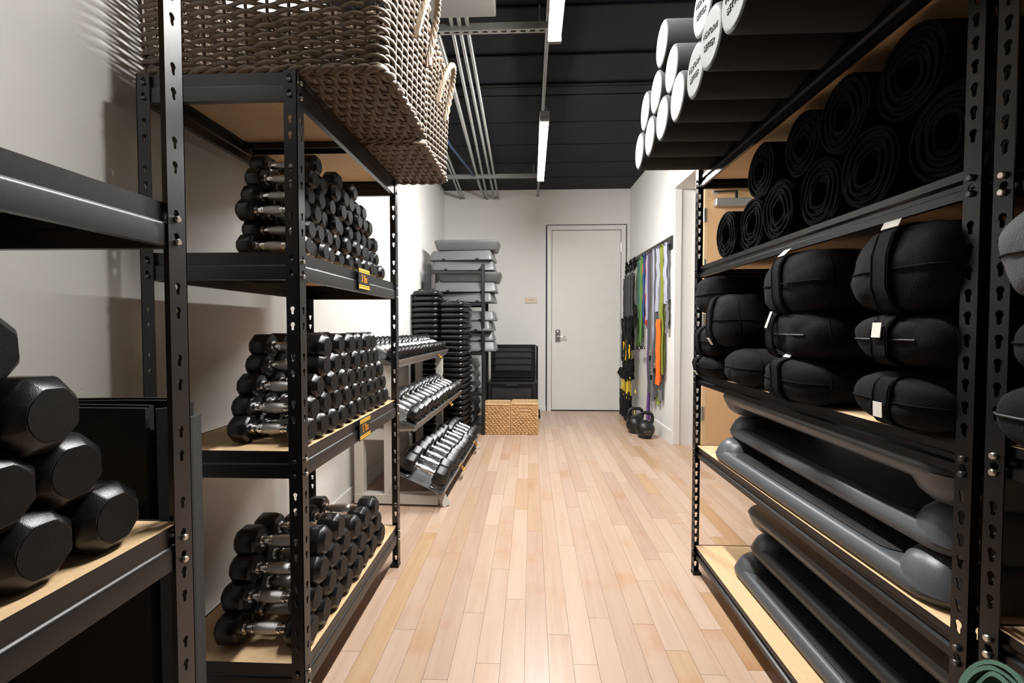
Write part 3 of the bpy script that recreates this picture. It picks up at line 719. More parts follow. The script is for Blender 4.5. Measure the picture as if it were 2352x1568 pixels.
for y, n in ((1.966, 'first'), (1.81, 'second'), (1.651, 'third'), (1.336, 'fourth'), (1.179, 'fifth')): roller(y, zr+.134, y > 1.5, 'black foam roller in the second row, %s from the far end' % n)
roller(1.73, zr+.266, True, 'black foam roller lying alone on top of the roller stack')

# ================================================================= ROLLED MATS
def roll_mesh(Rr, L, r0=.028, th=.0075, pitch=.0098, sq=1., seed=0, tail=0.):
    turns = (Rr-th-r0)/pitch; n = int(turns*26); inn = []; out = []
    for i in range(n+1):
        a_ = 2*PI*turns*i/n; r = r0+pitch*turns*i/n; w = 1+.02*noise.noise(Vector((math.cos(a_)*1.5, math.sin(a_)*1.5, seed*3.1+i*.01)))
        e = 1+ (.22*(1-i/n))*math.cos(2*a_+seed)
        for lst, rr in ((inn, r), (out, r+th)): lst.append((rr*w*e*math.cos(a_+seed), rr*w*math.sin(a_+seed)*sq))
    g = G(); vs = []; fs = []
    for lst in (inn, out):
        for x in (0, L): vs += [(x + (.003*math.sin(j*.37+seed) if x == 0 else 0), p[0], p[1]) for j, p in enumerate(lst)]
    m = n+1
    for i in range(n):
        fs += [(i, i+1, m+i+1, m+i), (2*m+i+1, 2*m+i, 3*m+i, 3*m+i+1), (i+1, i, 2*m+i, 2*m+i+1), (m+i, m+i+1, 3*m+i+1, 3*m+i)]
    fs += [(0, m, 3*m, 2*m), (n, 2*m+n, 3*m+n, m+n)]
    return g.add(vs, fs)
rm = [setm(roll_mesh(.098, .56, seed=s).mesh('rolled_sheet', 50), 'mat_black') for s in (.3, 1.7, 3.9, 5.2)]
def rolled(y, z, k, x, label, group='rolled black mats', mesh=None, name='rolled_mat', cat='rolled mat'):
    t = thing(name, label, cat, (x, y, z), (R.uniform(0, 6.2) if group else 0, 0, R.uniform(-.02, .02)), group)
    obj('rolled_sheet', mesh or rm[k % 4], None, t); return t
zm = SD[1]+.097
for i, y in enumerate((1.925, 1.728, 1.53, 1.333, 1.135, .937)): rolled(y, zm, i, .785+.01*(i % 2), 'black rolled mat in the lower row, %s from the far end' % ORD[i])
for i, y in enumerate((1.66, 1.43, 1.235, 1.04)): rolled(y, zm+.168, i+1, .79+.01*(i % 2), 'black rolled mat in the upper row, %s from the far end' % ORD[i])

# ================================================================= BOLSTERS
def ribbon(pts, w, th, wd):
    g = G(); P = [Vector(p) for p in pts]; m = len(P); vs = []; fs = []
    for i in range(m):
        t = (P[min(i+1, m-1)]-P[max(i-1, 0)]).normalized(); u = Vector(wd); u = (u-t*u.dot(t)).normalized(); n = t.cross(u)
        ww = w[i] if isinstance(w, (list, tuple)) else w
        vs += [P[i]-u*ww/2-n*th/2, P[i]+u*ww/2-n*th/2, P[i]+u*ww/2+n*th/2, P[i]-u*ww/2+n*th/2]
    for i in range(m-1):
        for k in range(4): fs.append((i*4+k, i*4+(k+1) % 4, i*4+4+(k+1) % 4, i*4+4+k))
    fs += [(3, 2, 1, 0), tuple(4*(m-1)+k for k in range(4))]
    return g.add(vs, fs)
def bolster(yc, zc, a, b, L, x, label, seed, strap=.19, tagside=None, zip_=False, mat='cloth_black', tilt=0., exp=2.8, yaw=0.):
    t = thing('bolster', label, 'bolster', (x, yc, zc), (tilt, 0, yaw), 'black fabric bolsters')
    n = 40
    PR = [(-.020, .04), (-.019, .34), (-.015, .60), (-.006, .80), (.008, .92), (.028, .98), (.05, 1.)]
    def fr(x):
        q = x if x < L/2 else L-x
        if q <= PR[0][0]: return PR[0][1]
        for (x0, f0), (x1, f1) in zip(PR, PR[1:]):
            if x0 <= q <= x1 and x1 > x0: return f0+(f1-f0)*(q-x0)/(x1-x0)
        return 1.
    def sec(s, sc=1., f=None):
        x = s*L; f = fr(x) if f is None else f
        rg = []
        for i in range(n):
            th = 2*PI*i/n; c, d = math.cos(th), math.sin(th)
            y = a*math.copysign(abs(c)**(2/exp), c); z = b*math.copysign(abs(d)**(2/exp), d)
            w = 1+f*(.075*noise.noise(Vector((s*3+seed*7, y*8, z*8)))+.030*noise.noise(Vector((s*18+seed, y*24, z*24))))
            rg.append((x + f*.016*noise.noise(Vector((seed, y*f*11, z*f*11)))+.005*noise.noise(Vector((seed+4, y*f*30, z*f*30))), y*f*w*sc, z*f*w*sc))
        return rg
    ss = [0, .03, .06, .09, .12, .16, .2, .25, .3, .36, .42, .5, .58, .66, .74, .82, .88, .92, .96, 1]
    rgs = [sec(x/L, 1., f) for x, f in PR] + [sec(x) for x in ss if .09 < x < .91] + [sec(1-x/L, 1., f) for x, f in reversed(PR)]
    body = obj('cover', G().rings(rgs), mat, t, smooth=70)
    def ringpts(s, sc): return [Vector(p) for p in sec(s, sc)]
    obj('end_piping', G().tube(ringpts(.05, 1.004), .0022, 6, closed=True), 'cloth_strap', t, smooth=60)
    rr = [sec(x/L, 1., f) for x, f in PR]
    def across(th, ks, off, dx):
        i = int(round(th/(2*PI)*n)) % n
        return [Vector(rr[k][i])+Vector((dx, off, 0)) for k in ks]
    # zip or seam running level across the end and along the near side
    side = [Vector(sec(q)[n//2])+Vector((0, -.002, 0)) for q in (.12, .2, .3, .45, .6)]
    pts = across(0, (6, 5, 4, 3, 2, 1), 0, -.002) + across(PI, (1, 2, 3, 4, 5, 6), 0, -.002) + side
    if zip_: pts = across(0, (5, 4, 3, 2, 1), 0, -.002) + across(PI, (1, 2), 0, -.002)
    obj('zip' if zip_ else 'seam', G().tube(pts, .0018 if zip_ else .0015, 6), 'zip' if zip_ else 'cloth_strap', t, smooth=60)
    if strap:
        sp_ = across(PI/2, (6, 5, 4, 3, 2, 1), strap, -.007) + across(3*PI/2, (1, 2, 3, 4, 5, 6), strap, -.007)
        obj('carry_strap', ribbon(sp_, .046, .004, (0, 1, 0)), 'cloth_strap', t, smooth=60)
        for q in (-.019, .019): obj('stitch_ridge', G().tube([p+Vector((-.003, q, 0)) for p in sp_], .0013, 5), 'cloth_black', t)
        if tagside:
            k, up, w, h = tagside; p = sp_[k]; d = (sp_[min(k+1, 11)]-sp_[k-1]).normalized(); ux = Vector((0, 1, 0)); nr = d.cross(ux).normalized()
            if nr.x > 0: nr = -nr
            c0 = p+nr*.0035; g = G()
            vs = [c0+ux*sx*w/2+d*sd*h/2+nr*(dn+(.010 if sd < 0 and up else 0)) for dn in (0, .0016) for sx, sd in ((-1, -1), (1, -1), (1, 1), (-1, 1))]
            g.add(vs, [(0, 3, 2, 1), (4, 5, 6, 7), (0, 1, 5, 4), (1, 2, 6, 5), (2, 3, 7, 6), (3, 0, 4, 7)])
            obj('white_tag', g, 'tag_white', t)
    return t
zb = SD[2]
BL = [(1.945, zb+.340, .105, .076, .715, 'black bolster on top at the far post, wedged under the shelf', 1, 0, None, False),
      (1.80, zb+.235, .110, .098, .715, 'black creased bolster with a small white tag, second from the far post', 2, .045, (8, 0, .022, .03), False),
      (1.93, zb+.150, .105, .066, .715, 'small black bolster beside the far post, middle layer', 3, .04, None, False),
      (1.93, zb+.046, .095, .044, .715, 'flattened black bolster at the far post, bottom layer', 4, .05, (7, 0, .02, .02), False),
      (1.665, zb+.068, .115, .066, .725, 'plain black bolster on the shelf board, second column bottom', 5, 0, None, False),
      (1.335, zb+.328, .145, .090, .715, 'plump black bolster with wide strap and a white flag tag, top of third column', 6, .012, (2, 1, .035, .026), False),
      (1.315, zb+.188, .125, .068, .725, 'black bolster with a grey zip across its end, third column middle', 7, .085, (4, 0, .012, .05), True),
      (1.335, zb+.062, .140, .062, .715, 'black bolster on the board with a strap and top tag, third column', 8, .008, (1, 1, .035, .014), False),
      (.965, zb+.322, .125, .090, .718, 'largest black bolster with a strap, on top nearest the post', 9, -.004, (2, 1, .045, .012), False),
      (.965, zb+.184, .120, .054, .725, 'black bolster with square white tag and zip, middle beside the post', 10, .002, (5, 0, .024, .030), True),
      (.965, zb+.062, .120, .053, .725, 'black bolster with square white tag on the board beside the post', 11, -.006, (6, 0, .024, .030), False)]
for yc, zc, a_, b_, x_, lab, sd, st, tg, zp in BL: bolster(yc, zc, a_, b_, .60, x_, lab, sd, st, tg, zp)
bolster(.640, SE[2]+.295, .115, .075, .60, .71, 'grey fabric bolster end at the right edge, upper shelf layer', 12, 0, None, False, 'cloth_grey')
bolster(.640, SE[2]+.165, .120, .055, .60, .74, 'dark bolster squeezed beneath the grey one at the right edge', 14, 0, None, False)
bolster(.615, SE[2]+.058, .135, .057, .60, .71, 'dark bolster with a seam lowest at the right edge', 13, 0, None, True)

# ================================================================= STEP PLATFORMS
def rrect(hx, hy, r, z, m=6):
    pts = []
    for cx, cy, a0 in ((hx-r, hy-r, 0), (-hx+r, hy-r, PI/2), (-hx+r, -hy+r, PI), (hx-r, -hy+r, 3*PI/2)):
        for k in range(m+1):
            a_ = a0+PI/2*k/m; pts.append((cx+r*math.cos(a_), cy+r*math.sin(a_), z))
    return pts
def step_parts(Lx, Ly, Hs, Ht, top):
    """low deck with a sunk tread of height Ht and raised shoulders of height Hs at both ends"""
    hx, hy = Lx/2, Ly/2; r = .075
    body = setm(G().rings([rrect(hx-.020, hy-.022, r-.012, 0), rrect(hx-.006, hy-.006, r-.004, .004), rrect(hx, hy, r, .014), rrect(hx, hy, r, Ht*.5), rrect(hx-.010, hy-.010, r, Ht*.86), rrect(hx-.018, hy-.018, r-.006, Ht*.98), rrect(hx-.028, hy-.028, r-.014, Ht)]).mesh('body', 40), top)
    e = .155; caps = []
    for s in (1, -1):
        cy = s*(hy-e/2)
        def rg(d, dy, z): return [(x, y+cy, z) for x, y, z in rrect(hx-d, e/2-dy, min(.058, e/2-dy-.001), z)]
        caps.append(setm(G().rings([rg(.002, .001, Ht*.45), rg(.008, .006, Ht*.85), rg(.020, .015, Ht+(Hs-Ht)*.45), rg(.038, .028, Ht+(Hs-Ht)*.80), rg(.062, .044, Hs*.985), rg(.09, .056, Hs)]).mesh('end_shoulder', 60), top))
    pad = setm(G().rings([rrect(hx-.026-d, hy-e+.004-d*.6, .045, z) for d, z in ((0, Ht*.97), (0, Ht+.003), (.004, Ht+.0042))]).mesh('tread_pad', 40), 'step_pad')
    return body, caps, pad
def slab_parts(Lx, Ly, H, top):
    hx, hy = Lx/2, Ly/2; r = .035
    body = setm(G().rings([rrect(hx-.012, hy-.012, r, 0, 3), rrect(hx, hy, r, .006, 3), rrect(hx, hy, r, .026, 3), rrect(hx-.004, hy-.004, r, .034, 3), rrect(hx-.020, hy-.024, r-.008, H-.012, 3), rrect(hx-.032, hy-.036, r-.012, H, 3)]).mesh('body', 35), top)
    skirt = [setm(G().box(s*(hx-.16)-.02, s*(hx-.16)+.02, -hy-.001, -hy+.02, .004, .022, .003).mesh('foot_slot', 0), 'plastic_black') for s in (1, -1)]
    return body, skirt, None
BIG = step_parts(.405, 1.10, .094, .048, 'step_grey'); SMALL = slab_parts(.68, .36, .105, 'step_far')
def step(parts, loc, rotz, flip, label, group, nopad=False, tilt=0.):
    t = thing('step_platform', label, 'step platform', loc, (PI if flip else tilt, 0, rotz), group)
    obj('body', parts[0], None, t)
    for c in parts[1]: obj(c.name.split('.')[0], c, None, t)
    if not nopad: obj('tread_pad', parts[2], None, t)
    return t
gs_ = 'full-size step platforms on the right unit'
yS = 1.438
step(BIG, (.962, yS, SD[3]), .006, False, 'grey step platform with black tread lying on the middle board', gs_)
step(BIG, (1.005, yS-.005, SD[3]+.0945), -.022, False, 'grey step platform stacked second on the middle board', gs_)
step(BIG, (.975, yS-.02, SD[3]+.2835), -.010, True, 'upturned grey step platform on top of the middle board stack', gs_)
step(BIG, (1.030, yS-.03, SD[4]), .0, False, 'grey step platform with black tread on the bottom board', gs_)
step(BIG, (1.090, yS-.05, SD[4]+.0945), .010, False, 'grey step platform stacked second on the bottom board', gs_)
step(BIG, (1.075, yS-.045, SD[4]+.2835), .0, True, 'upturned grey step platform on top of the bottom board stack', gs_)
# green rolled mats low on the right-edge unit
gm = setm(roll_mesh(.124, .60, r0=.05, th=.012, pitch=.014, seed=.6).mesh('rolled_sheet', 50), 'mat_green')
rolled(.600, SE[4]+.126, 0, .79, 'green rolled mat lying on the bottom board at the right edge', None, gm)
gm2 = setm(roll_mesh(.052, .62, r0=.016, th=.0065, pitch=.0088, seed=2.2).mesh('rolled_sheet', 50), 'mat_green')
tg_ = rolled(.682, .614, 0, .660, 'slim green rolled mat leaning out at the lower right corner', None, gm2)
tg_.rotation_euler = (.5, .62, 0)
tag(obj('wall_plug', G().lathe([(0, .004), (.012, .004), (.016, .0055), (.018, .003)], 10, 'X'), 'plastic_black', None, (XL, 1.094, .970), (0, -.2, 0)), 'tiny dark plug in the left wall above the folded mat', 'wall plug')
# ================================================================= FAR LEFT: risers, platform shelf, boxes
ris = setm(G().rings([rrect(.105, .16, .04, 0), rrect(.122, .178, .05, .006), rrect(.130, .186, .055, .018), rrect(.130, .186, .055, .034), rrect(.120, .176, .05, .046), rrect(.112, .168, .045, .050)]).mesh('slab', 50), 'riser_black')
nub = setm(G().lathe([(0, .030), (.008, .030), (.018, .024), (.024, .010)], 14, 'Z').mesh('nub', 50), 'riser_black')
def risers(x, y, n, rz, w, group):
    for k in range(n):
        p = 'topmost riser' if k == n-1 else 'riser %s from the floor' % ORD[k] if k < 14 else 'riser %s from the top' % ORD[n-1-k]
        t = thing('step_riser', 'black plastic %s in the %s stack' % (p, w), 'step riser', (x+R.uniform(-.003, .003), y+R.uniform(-.003, .003), k*.0535), (0, 0, rz+R.uniform(-.012, .012)), group)
        obj('slab', ris, None, t)
        if k == n-1:
            for a_, b_ in ((-.06, -.10), (.06, -.10), (-.06, .10), (.06, .10)): obj('nub', nub, None, t, (a_, b_, .048))
risers(-1.030, 4.66, 28, 0.0, 'left', 'black step risers by the wall')
risers(-.760, 4.68, 26, -.14, 'right', 'black step risers beside the rack')
pf = thing('platform_shelf', 'dark grey steel shelf loaded with grey step platforms', 'shelving unit', (-.79, 5.10, 0))
for x in (-.285, .285):
    for y in (-.21, .19): obj('post', G().box(x-.018, x+.018, y-.018, y+.018, 0, 1.80, .003), 'black_steel', pf)
fz = (.13, .45, .88, 1.40, 1.735)
for z in fz:
    bd = obj('shelf_deck', G().box(-.27, .27, -.20, .18, z-.014, z-.002), 'black_steel_dark', pf)
    for y in (-.21, .19): obj('rail', G().box(-.268, .268, y-.012, y+.012, z-.035, z-.002, .002), 'black_steel', bd)
gf = 'grey step platforms on the far shelf'
lv = ['bottom', 'lower', 'middle', 'upper', 'top']
for li, (z, n) in enumerate(zip(fz, (2, 3, 4, 3, 3))):
    hgt = .106 if li != 0 else .12
    for k in range(n):
        fl_ = (k == n-1 and li in (3, 4))
        x = -.725+R.uniform(-.03, .03) + (.03 if k == n-1 else 0); rz = R.uniform(-.03, .03) + (-.10 if (li, k) in ((3, 0), (2, 2), (4, 1)) else 0)
        zz = z + k*.1085
        lowd = li < 2
        if lowd: x, rz = -.79+R.uniform(-.01, .01), PI/2+R.uniform(-.02, .02)
        step(SMALL, (x, (5.245 if lowd else 5.08)+R.uniform(-.01, .02), zz + (.1085 if fl_ else 0)), rz, fl_, 'short grey step platform, %s up on the %s deck of the far shelf' % (ORD[k], lv[li]), gf, True)
# lean-to strip by the wall
tag(obj('leaning_board', G().box(-.006, .006, -.12, .12, 0, 1.62, .002), 'black_steel', None, (-1.135, 5.10, 0), (0, -.02, 0)), 'thin dark board leaning on the left wall by the platform shelf', 'board')
# woven cube baskets
def cube(x0, x1, y0, y1, H, label, cut):
    t = thing('seagrass_basket', label, 'basket', ((x0+x1)/2, (y0+y1)/2, 0), group='woven seagrass cubes on the floor'); hx, hy = (x1-x0)/2-.008, (y1-y0)/2-.008
    obj('liner', G().box(-hx+.004, hx-.004, -hy+.004, -hy+.01, .004, H-.004).box(-hx+.004, hx-.004, hy-.01, hy-.004, .004, H-.004).box(-hx+.004, -hx+.01, -hy, hy, .004, H-.004).box(hx-.01, hx-.004, -hy, hy, .004, H-.004).box(-hx, hx, -hy, hy, .004, .012), 'particle_board', t)
    base = rrect(hx, hy, .012, 0, 2); P = [Vector(p) for p in base]; P.append(P[0]); ln = [0]
    for i in range(len(P)-1): ln.append(ln[-1]+(P[i+1]-P[i]).length)
    per = ln[-1]; N = 150; pit = .0188; nr = int((H-.02)/pit); g = G()
    def at_(s):
        for i in range(len(P)-1):
            if s <= ln[i+1]+1e-9: return P[i].lerp(P[i+1], (s-ln[i])/max(1e-9, ln[i+1]-ln[i]))
        return P[0]
    for r in range(nr):
        z = .010+r*pit; pts = []; rr = []
        for i in range(N):
            p = at_(per*i/N); ph = .8*noise.noise(Vector((r*1.3, i*.11, 0)))
            d = Vector((p.x/hx, p.y/hy, 0)); d = Vector((round(d.x) if abs(d.x) > .98 else 0, round(d.y) if abs(d.y) > .98 else 0, 0))
            pts.append(p+d*(.0052*math.sin(i*1.1+PI*.8*r+2.2*ph))+Vector((0, 0, z+.003*noise.noise(Vector((i*.23, r*2.1, 5)))))); rr.append(.0094+.0025*noise.noise(Vector((i*.4, r*3.3, 1))))
        if cut and nr-5 < r < nr-1:
            # leave the hand slot open on the front face
            k0 = [i for i in range(N) if pts[i].y < -hy+.02 and abs(pts[i].x+.0) < .045]
            a_, b_ = min(k0), max(k0); pts2 = pts[b_:]+pts[:a_]; rr2 = rr[b_:]+rr[:a_]; g.tube(pts2, rr2, 5)
        else: g.tube(pts, rr, 5, closed=True)
    w = obj('woven_rows', g, 'seagrass', t, smooth=60); w['kind'] = 'stuff'
    pts = [at_(per*i/60)+Vector((0, 0, H-.008)) for i in range(60)]
    obj('rim', G().tube(pts, .011, 6, closed=True), 'seagrass', t, smooth=60)
    for sx in (-1, 1): obj('corner_stake', G().tube([(sx*(hx+.002), -hy-.002, .004), (sx*(hx+.002), -hy-.002, H-.01)], .008, 6), 'seagrass', t, smooth=60)
    if cut: obj('hand_slot_trim', G().tube([(-.045, -hy-.004, H-.075), (.045, -hy-.004, H-.075)], .007, 6), 'seagrass', t)
cube(-.505, -.222, 4.90, 5.18, .325, 'woven seagrass cube basket on the left, without a hand slot', False)
cube(-.214, .074, 4.905, 5.185, .332, 'woven seagrass cube basket on the right with a hand slot', True)
dk = thing('deck_box', 'black resin storage box with its lid raised, behind the cubes', 'storage box', (-.222, 5.52, 0))
db = obj('box_body', G().box(-.275, .275, -.24, -.225, 0, .50, .003).box(-.275, -.26, -.24, .22, 0, .50, .003).box(.26, .275, -.24, .22, 0, .50, .003).box(-.275, .275, .205, .22, 0, .50, .003).box(-.275, .275, -.24, .22, 0, .02), 'plastic_black', dk)
obj('front_weave', G().box(-.225, .225, -.246, -.239, .08, .44, .002), 'box_weave', db)
obj('corner_trim', G().box(-.283, -.235, -.248, -.20, 0, .49, .004), 'plastic_weave', db); obj('corner_trim', G().box(.235, .283, -.248, -.20, 0, .49, .004), 'plastic_weave', db)
obj('rim', G().box(-.285, .285, -.252, -.215, .485, .51, .004).box(-.285, -.25, -.25, .22, .485, .51, .004).box(.25, .285, -.25, .22, .485, .51, .004), 'plastic_weave', db)
obj('latch', G().box(-.075, .075, -.258, -.25, .468, .490, .003), 'plastic_weave', db)
ld = obj('lid', G().box(-.275, .275, .215, .235, .50, .925, .004), 'plastic_black', dk)
for z in (.53, .60, .68, .76, .84, .895): obj('lid_rib', G().box(-.265, .265, .203, .216, z-.006, z+.006, .002), 'plastic_weave', ld)
for z0, z1 in ((.61, .67), (.69, .75), (.77, .83), (.85, .885)): obj('lid_weave', G().box(-.215, .225, .211, .2155, z0, z1), 'box_weave', ld)
for s in (-1, 1): obj('lid_side', G().box(s*.27-.006, s*.27+.006, .19, .22, .50, .925, .002), 'plastic_weave', ld)
ct = thing('folded_trolley', 'black folded trolley with small wheels beside the storage box', 'trolley', (.085, 5.95, 0))
obj('frame_tube', G().tube([(-.012, -.15, .05), (-.012, -.15, .90), (-.012, .10, .90), (-.012, .10, .05)], .012, 8), 'plastic_black', ct, smooth=50)
obj('deck_panel', G().box(-.022, -.002, -.15, .10, .07, .86, .003), 'plastic_black', ct)
for y in (-.14, .09):
    obj('wheel', G().lathe([(.002, .030), (.006, .038), (.026, .038), (.03, .030)], 16, 'X').xf(Matrix.Translation((0, y, .038))), 'plastic_black', ct, smooth=40)
# ================================================================= RIGHT WALL: straps, kettlebells
def wx(y): return xr(y)
hs = thing('hook_strip', 'black hook strip on the right wall holding straps and bands', 'hook rail', (0, 0, 0))
y0_, y1_ = 4.60, 6.22
obj('strip', G().prism([(wx(y0_)-.012, y0_), (wx(y0_), y0_), (wx(y1_), y1_), (wx(y1_)-.012, y1_)], 'Z', 1.90, 2.03), 'black_steel', hs)
def hook(y, d_=.088):
    x = wx(y)-.012; obj('hook', G().tube([(x+.006, y, 1.945), (x-d_+.018, y, 1.945), (x-d_+.003, y, 1.955), (x-d_, y, 1.975)], .005, 6), 'black_steel', hs, smooth=50)
DIRW = (-.25, 1, 0)
def drop(x, y, z0, z1, w, mat, name, parent, wave=.006, seed=0, n=12, th=.004):
    pts = [(x+wave*noise.noise(Vector((k*.5, seed*3.7, 0))), y+wave*1.5*noise.noise(Vector((k*.4, seed*2.1, 9))), z0+(z1-z0)*k/n) for k in range(n+1)]
    return obj(name, ribbon(pts, w, th, (DIRW[0]+.5*noise.noise(Vector((seed, 2, 2))), 1, 0)), mat, parent, smooth=60)
# suspension trainers
pos = ['farthest', 'second from the far end', 'third from the far end', 'fourth from the far end', 'fifth from the far end', 'nearest to the coloured bands']
for i in range(6):
    y = 6.14-.095*i; hook(y); x = wx(y)-.075-.03*(i % 2); t = thing('suspension_trainer', 'black and yellow suspension strap, %s' % pos[i], 'exercise strap', (x, y, 0), group='suspension straps on the wall'); s = i*3.3
    lx = -.03*(i % 3)
    obj('buckle', G().tube([(0, 0, 1.975), (-.012, .015, 1.90), (0, 0, 1.84), (.012, -.015, 1.90)], .008, 6, closed=True), 'nylon_black', t, smooth=50)
    obj('carabiner', G().tube([(lx*.4, .02, 1.86), (lx*.4, -.02, 1.80), (lx*.4, .02, 1.74), (lx*.4, .03, 1.80)], .010, 6, closed=True), 'nylon_black', t, smooth=50)
    drop(lx*.5, 0, 1.80, 1.27, .055, 'nylon_grey', 'main_strap', t, .01, s); drop(lx*.5-.014, .022, 1.76, 1.22, .045, 'nylon_grey', 'main_strap', t, .01, s+1)
    drop(lx*.7, 0, 1.28, .86, .060, 'nylon_black', 'black_strap', t, .012, s+2, th=.012); drop(lx*.7-.02, .03, 1.25, .70, .055, 'nylon_black', 'black_strap', t, .012, s+3, th=.012)
    z_ = .93+.05*((i*7) % 5)/4
    drop(lx*.7-.012, -.004, z_, .72+.04*(i % 2), .040, 'nylon_yellow', 'yellow_webbing', t, .004, s+4)
    g = G()
    for q in range(3): g.tube([(lx-.02+.02*math.cos(q*2.1), -.03+.02*q, .62), (lx-.03+.03*math.cos(q*2), .01, .56), (lx-.02, .03-.02*q, .49)], [.018, .032, .018], 7)
    obj('foam_handle', g, 'nylon_black', t, smooth=50)
    drop(lx*.7, 0, .75, .50, .065, 'nylon_black', 'black_strap', t, .012, s+5, th=.016)
    obj('yellow_tab', G().box(lx-.045, lx-.040, -.02, .025, .565, .585), 'nylon_yellow', t, None, (.4*(i-2), 0, 0))
    drop(lx-.018, 0, .52, .27+.03*(i % 3), .050, 'nylon_yellow', 'yellow_webbing', t, .006, s+6)
    drop(lx-.008, 0, .30, .03+.02*(i % 2), .056, 'nylon_black', 'foot_loop', t, .012, s+7, th=.014); drop(lx-.028, .03, .34, .05, .05, 'nylon_black', 'foot_loop', t, .012, s+8, th=.014)
    obj('brand_patch', G().box(lx-.0225, lx-.0205, -.020, .020, .215+.03*(i % 3), .245+.03*(i % 3)), 'nylon_yellow', t)
    obj('foot_grip', G().tube([(lx-.02, -.035, .05), (lx-.03, 0, .035), (lx-.02, .035, .05)], .024, 8), 'nylon_black', t, smooth=50)
# coloured resistance bands: y, colour, z top, z bottom, width, out from wall
bands = [(5.74, 'green', 1.955, .90, .050, .085, 'green flat band, the farther green one'), (5.66, 'teal', 1.955, 1.22, .030, .095, 'narrow teal band between the two green ones'), (5.585, 'green', 1.955, .96, .052, .090, 'green flat band beside the coral one'),
         (5.51, 'coral', 1.86, 1.34, .042, .072, 'coral band half hidden behind the blue band'), (5.435, 'blue', 1.955, 1.18, .046, .100, 'dark blue narrow band'), (5.36, 'red', 1.90, 1.16, .045, .085, 'bright red band behind the white one'),
         (5.29, 'lavender', 1.955, 1.22, .050, .096, 'pale lavender band ending above the handles'), (5.215, 'purple', 1.955, .10, .036, .104, 'purple band trailing down to the kettlebells'), (5.14, 'charcoal', 1.955, .42, .060, .106, 'long charcoal band left of the narrow pale one'),
         (5.07, 'grey', 1.955, .34, .055, .098, 'long grey band with small white marks'), (5.005, 'lavender', 1.955, .98, .026, .112, 'narrow pale band over the charcoal ones'), (4.95, 'charcoal', 1.955, .40, .058, .104, 'charcoal band ending above the floor near the lime one'),
         (4.885, 'lavender', 1.955, 1.30, .050, .108, 'broad pale blue-grey band'), (4.83, 'grey', 1.955, .38, .045, .086, 'grey band behind the orange one'), (4.765, 'olive', 1.955, .66, .050, .100, 'olive green band just behind the near end of the strip'), (4.92, 'lime', .62, .33, .040, .080, 'lime green band tail low on the wall'),
         (4.795, 'orange', 1.20, .55, .056, .124, 'bright orange band folded over low'), (4.67, 'lavender', 1.955, 1.37, .046, .095, 'pale lavender band at the near end of the strip'), (4.66, 'grey', 1.40, 1.08, .045, .080, 'short grey band under the pale one at the near end')]
for i, (y, c, z0, z1, w, o, lab) in enumerate(bands):
    x = wx(y)-max(.028, o-.046)
    t = thing('resistance_band', lab, 'resistance band', (x, y, 0), group='coloured bands on the wall')
    if z0 > 1.9: hook(y, .062)
    w *= 1.3
    drop(0, 0, z0+.012, z1, w, 'band_'+c, 'front_length', t, .014, i*5.1, 14, .0035)
    drop(.022, .012, z0+.012, z1+R.uniform(.0, .06), w*.9, 'band_'+c, 'rear_length', t, .014, i*4.3+2, 14, .0035)
    obj('fold_over', ribbon([(0, 0, z0), (.003, 0, z0+.012), (.011, .005, z0+.018), (.02, .01, z0+.012), (.022, .012, z0)], w, .0035, DIRW), 'band_'+c, t, smooth=60)
def tube_handle(y, z, o, lab):
    t = thing('tube_handle', lab, 'handle', (wx(y)-o, y, z))
    obj('grip', G().tube([(0, -.045, 0), (0, .045, 0)], .019, 10), 'nylon_black', t, smooth=50)
    for s in (-1, 1):
        obj('webbing', ribbon([(0, s*.04, 0), (.0, s*.035, .10), (0, s*.012, .24), (0, 0, .34)], .02, .003, (0, 1, .2)), 'nylon_black', t); obj('ring', G().tube([(-.003, s*.05+.014*math.cos(a_), .014*math.sin(a_)) for a_ in [k*PI/5 for k in range(10)]], .004, 5, closed=True), 'chrome', t, smooth=50)
tube_handle(5.44, .90, .11, 'black exercise tube handle hanging below the blue band')
tube_handle(5.30, .91, .10, 'black exercise tube handle hanging below the pale band')
cf = thing('ankle_cuff', 'black looped cuff hanging in front of the green bands', 'cuff', (wx(5.60)-.11, 5.60, 1.33))
obj('loop', G().tube([(0, .05*math.cos(a_), .075*math.sin(a_)) for a_ in [k*PI/9 for k in range(18)]], .009, 6, closed=True, sq=(1.8, .6)), 'nylon_black', cf, smooth=60)
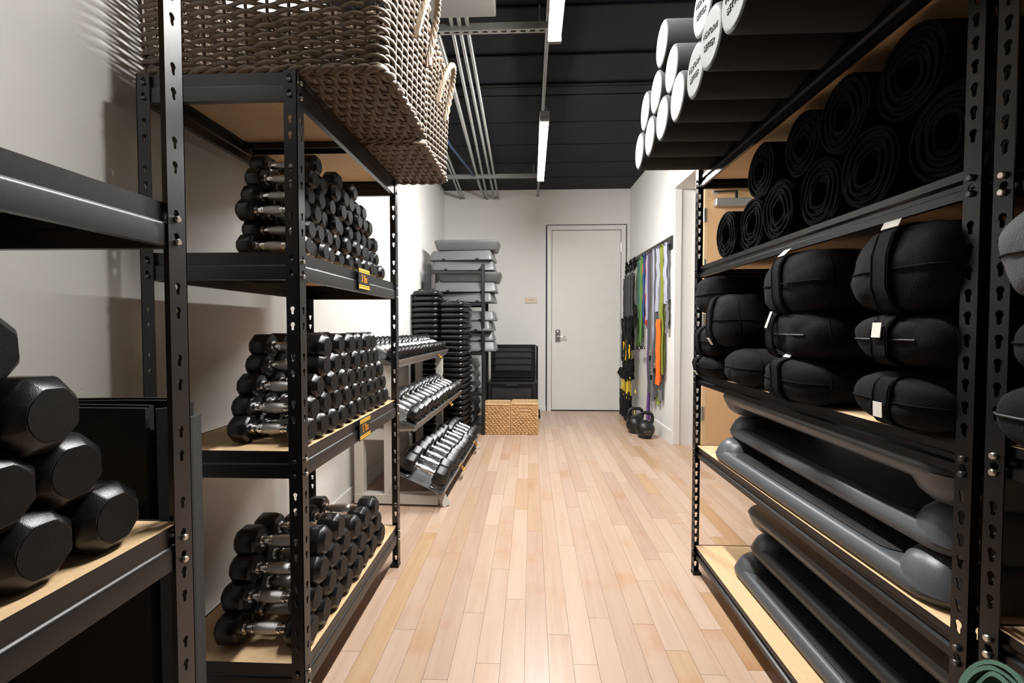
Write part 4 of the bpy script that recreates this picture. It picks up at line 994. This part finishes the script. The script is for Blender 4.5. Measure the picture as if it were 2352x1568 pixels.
obj('loop_strap', G().box(-.012, .012, -.03, .03, -.20, -.07, .004), 'nylon_black', cf)
for i, (y, z) in enumerate(((5.0, .86), (4.95, .66), (4.84, .74))):
    t = thing('metal_clip', ('steel snap clip on the pale narrow band tail', 'steel snap clip lowest among the grey bands', 'steel snap clip beside the orange band')[i], 'clip', (wx(y)-.10, y, z))
    obj('clip_ring', G().tube([(0, .02*math.cos(a_), .028*math.sin(a_)) for a_ in [k*PI/6 for k in range(12)]], .005, 6, closed=True), 'chrome', t, smooth=50)
    obj('clip_strap', G().box(-.008, .008, -.022, .022, -.075, -.022, .003), 'nylon_black', t)
def kettle(x, y, r, rz, label):
    t = thing('kettlebell', label, 'kettlebell', (x, y, 0), (0, 0, rz), 'kettlebells on the floor')
    prof = [(0, r*.02), (0, r*.62), (r*.05, r*.68)] + [(r*.92+r*math.sin(a_)*.95, r*math.cos(a_)) for a_ in [-.78+k*.175 for k in range(13)]]
    prof = [p for p in prof if p[1] > .001] + [(r*1.87, r*.12)]
    obj('body', G().lathe(prof, 28, 'Z'), 'iron', t, smooth=50)
    obj('worn_face', G().lathe([(-r*1.004, .004), (-r*1.0, r*.20), (-r*.955, r*.34), (-r*.90, r*.43)], 20, 'Y').xf(Matrix.Translation((0, .0005, r*.80))), 'iron_worn', t, smooth=60)
    hw = r*.74
    pts = [(-hw*.86, 0, r*1.45), (-hw*1.02, 0, r*1.75), (-hw*1.08, 0, r*2.1), (-hw*.96, 0, r*2.42), (-hw*.62, 0, r*2.60), (0, 0, r*2.64), (hw*.62, 0, r*2.60), (hw*.96, 0, r*2.42), (hw*1.08, 0, r*2.1), (hw*1.02, 0, r*1.75), (hw*.86, 0, r*1.45)]
    obj('handle', G().tube(pts, [r*.22, r*.2, r*.185, r*.18, r*.18, r*.18, r*.18, r*.18, r*.185, r*.2, r*.22], 10), 'iron', t, smooth=60)
kettle(1.175, 4.83, .098, .08, 'black iron kettlebell with worn paint, nearest the doorway')
kettle(1.125, 5.05, .100, .15, 'black iron kettlebell half hidden behind the worn one')
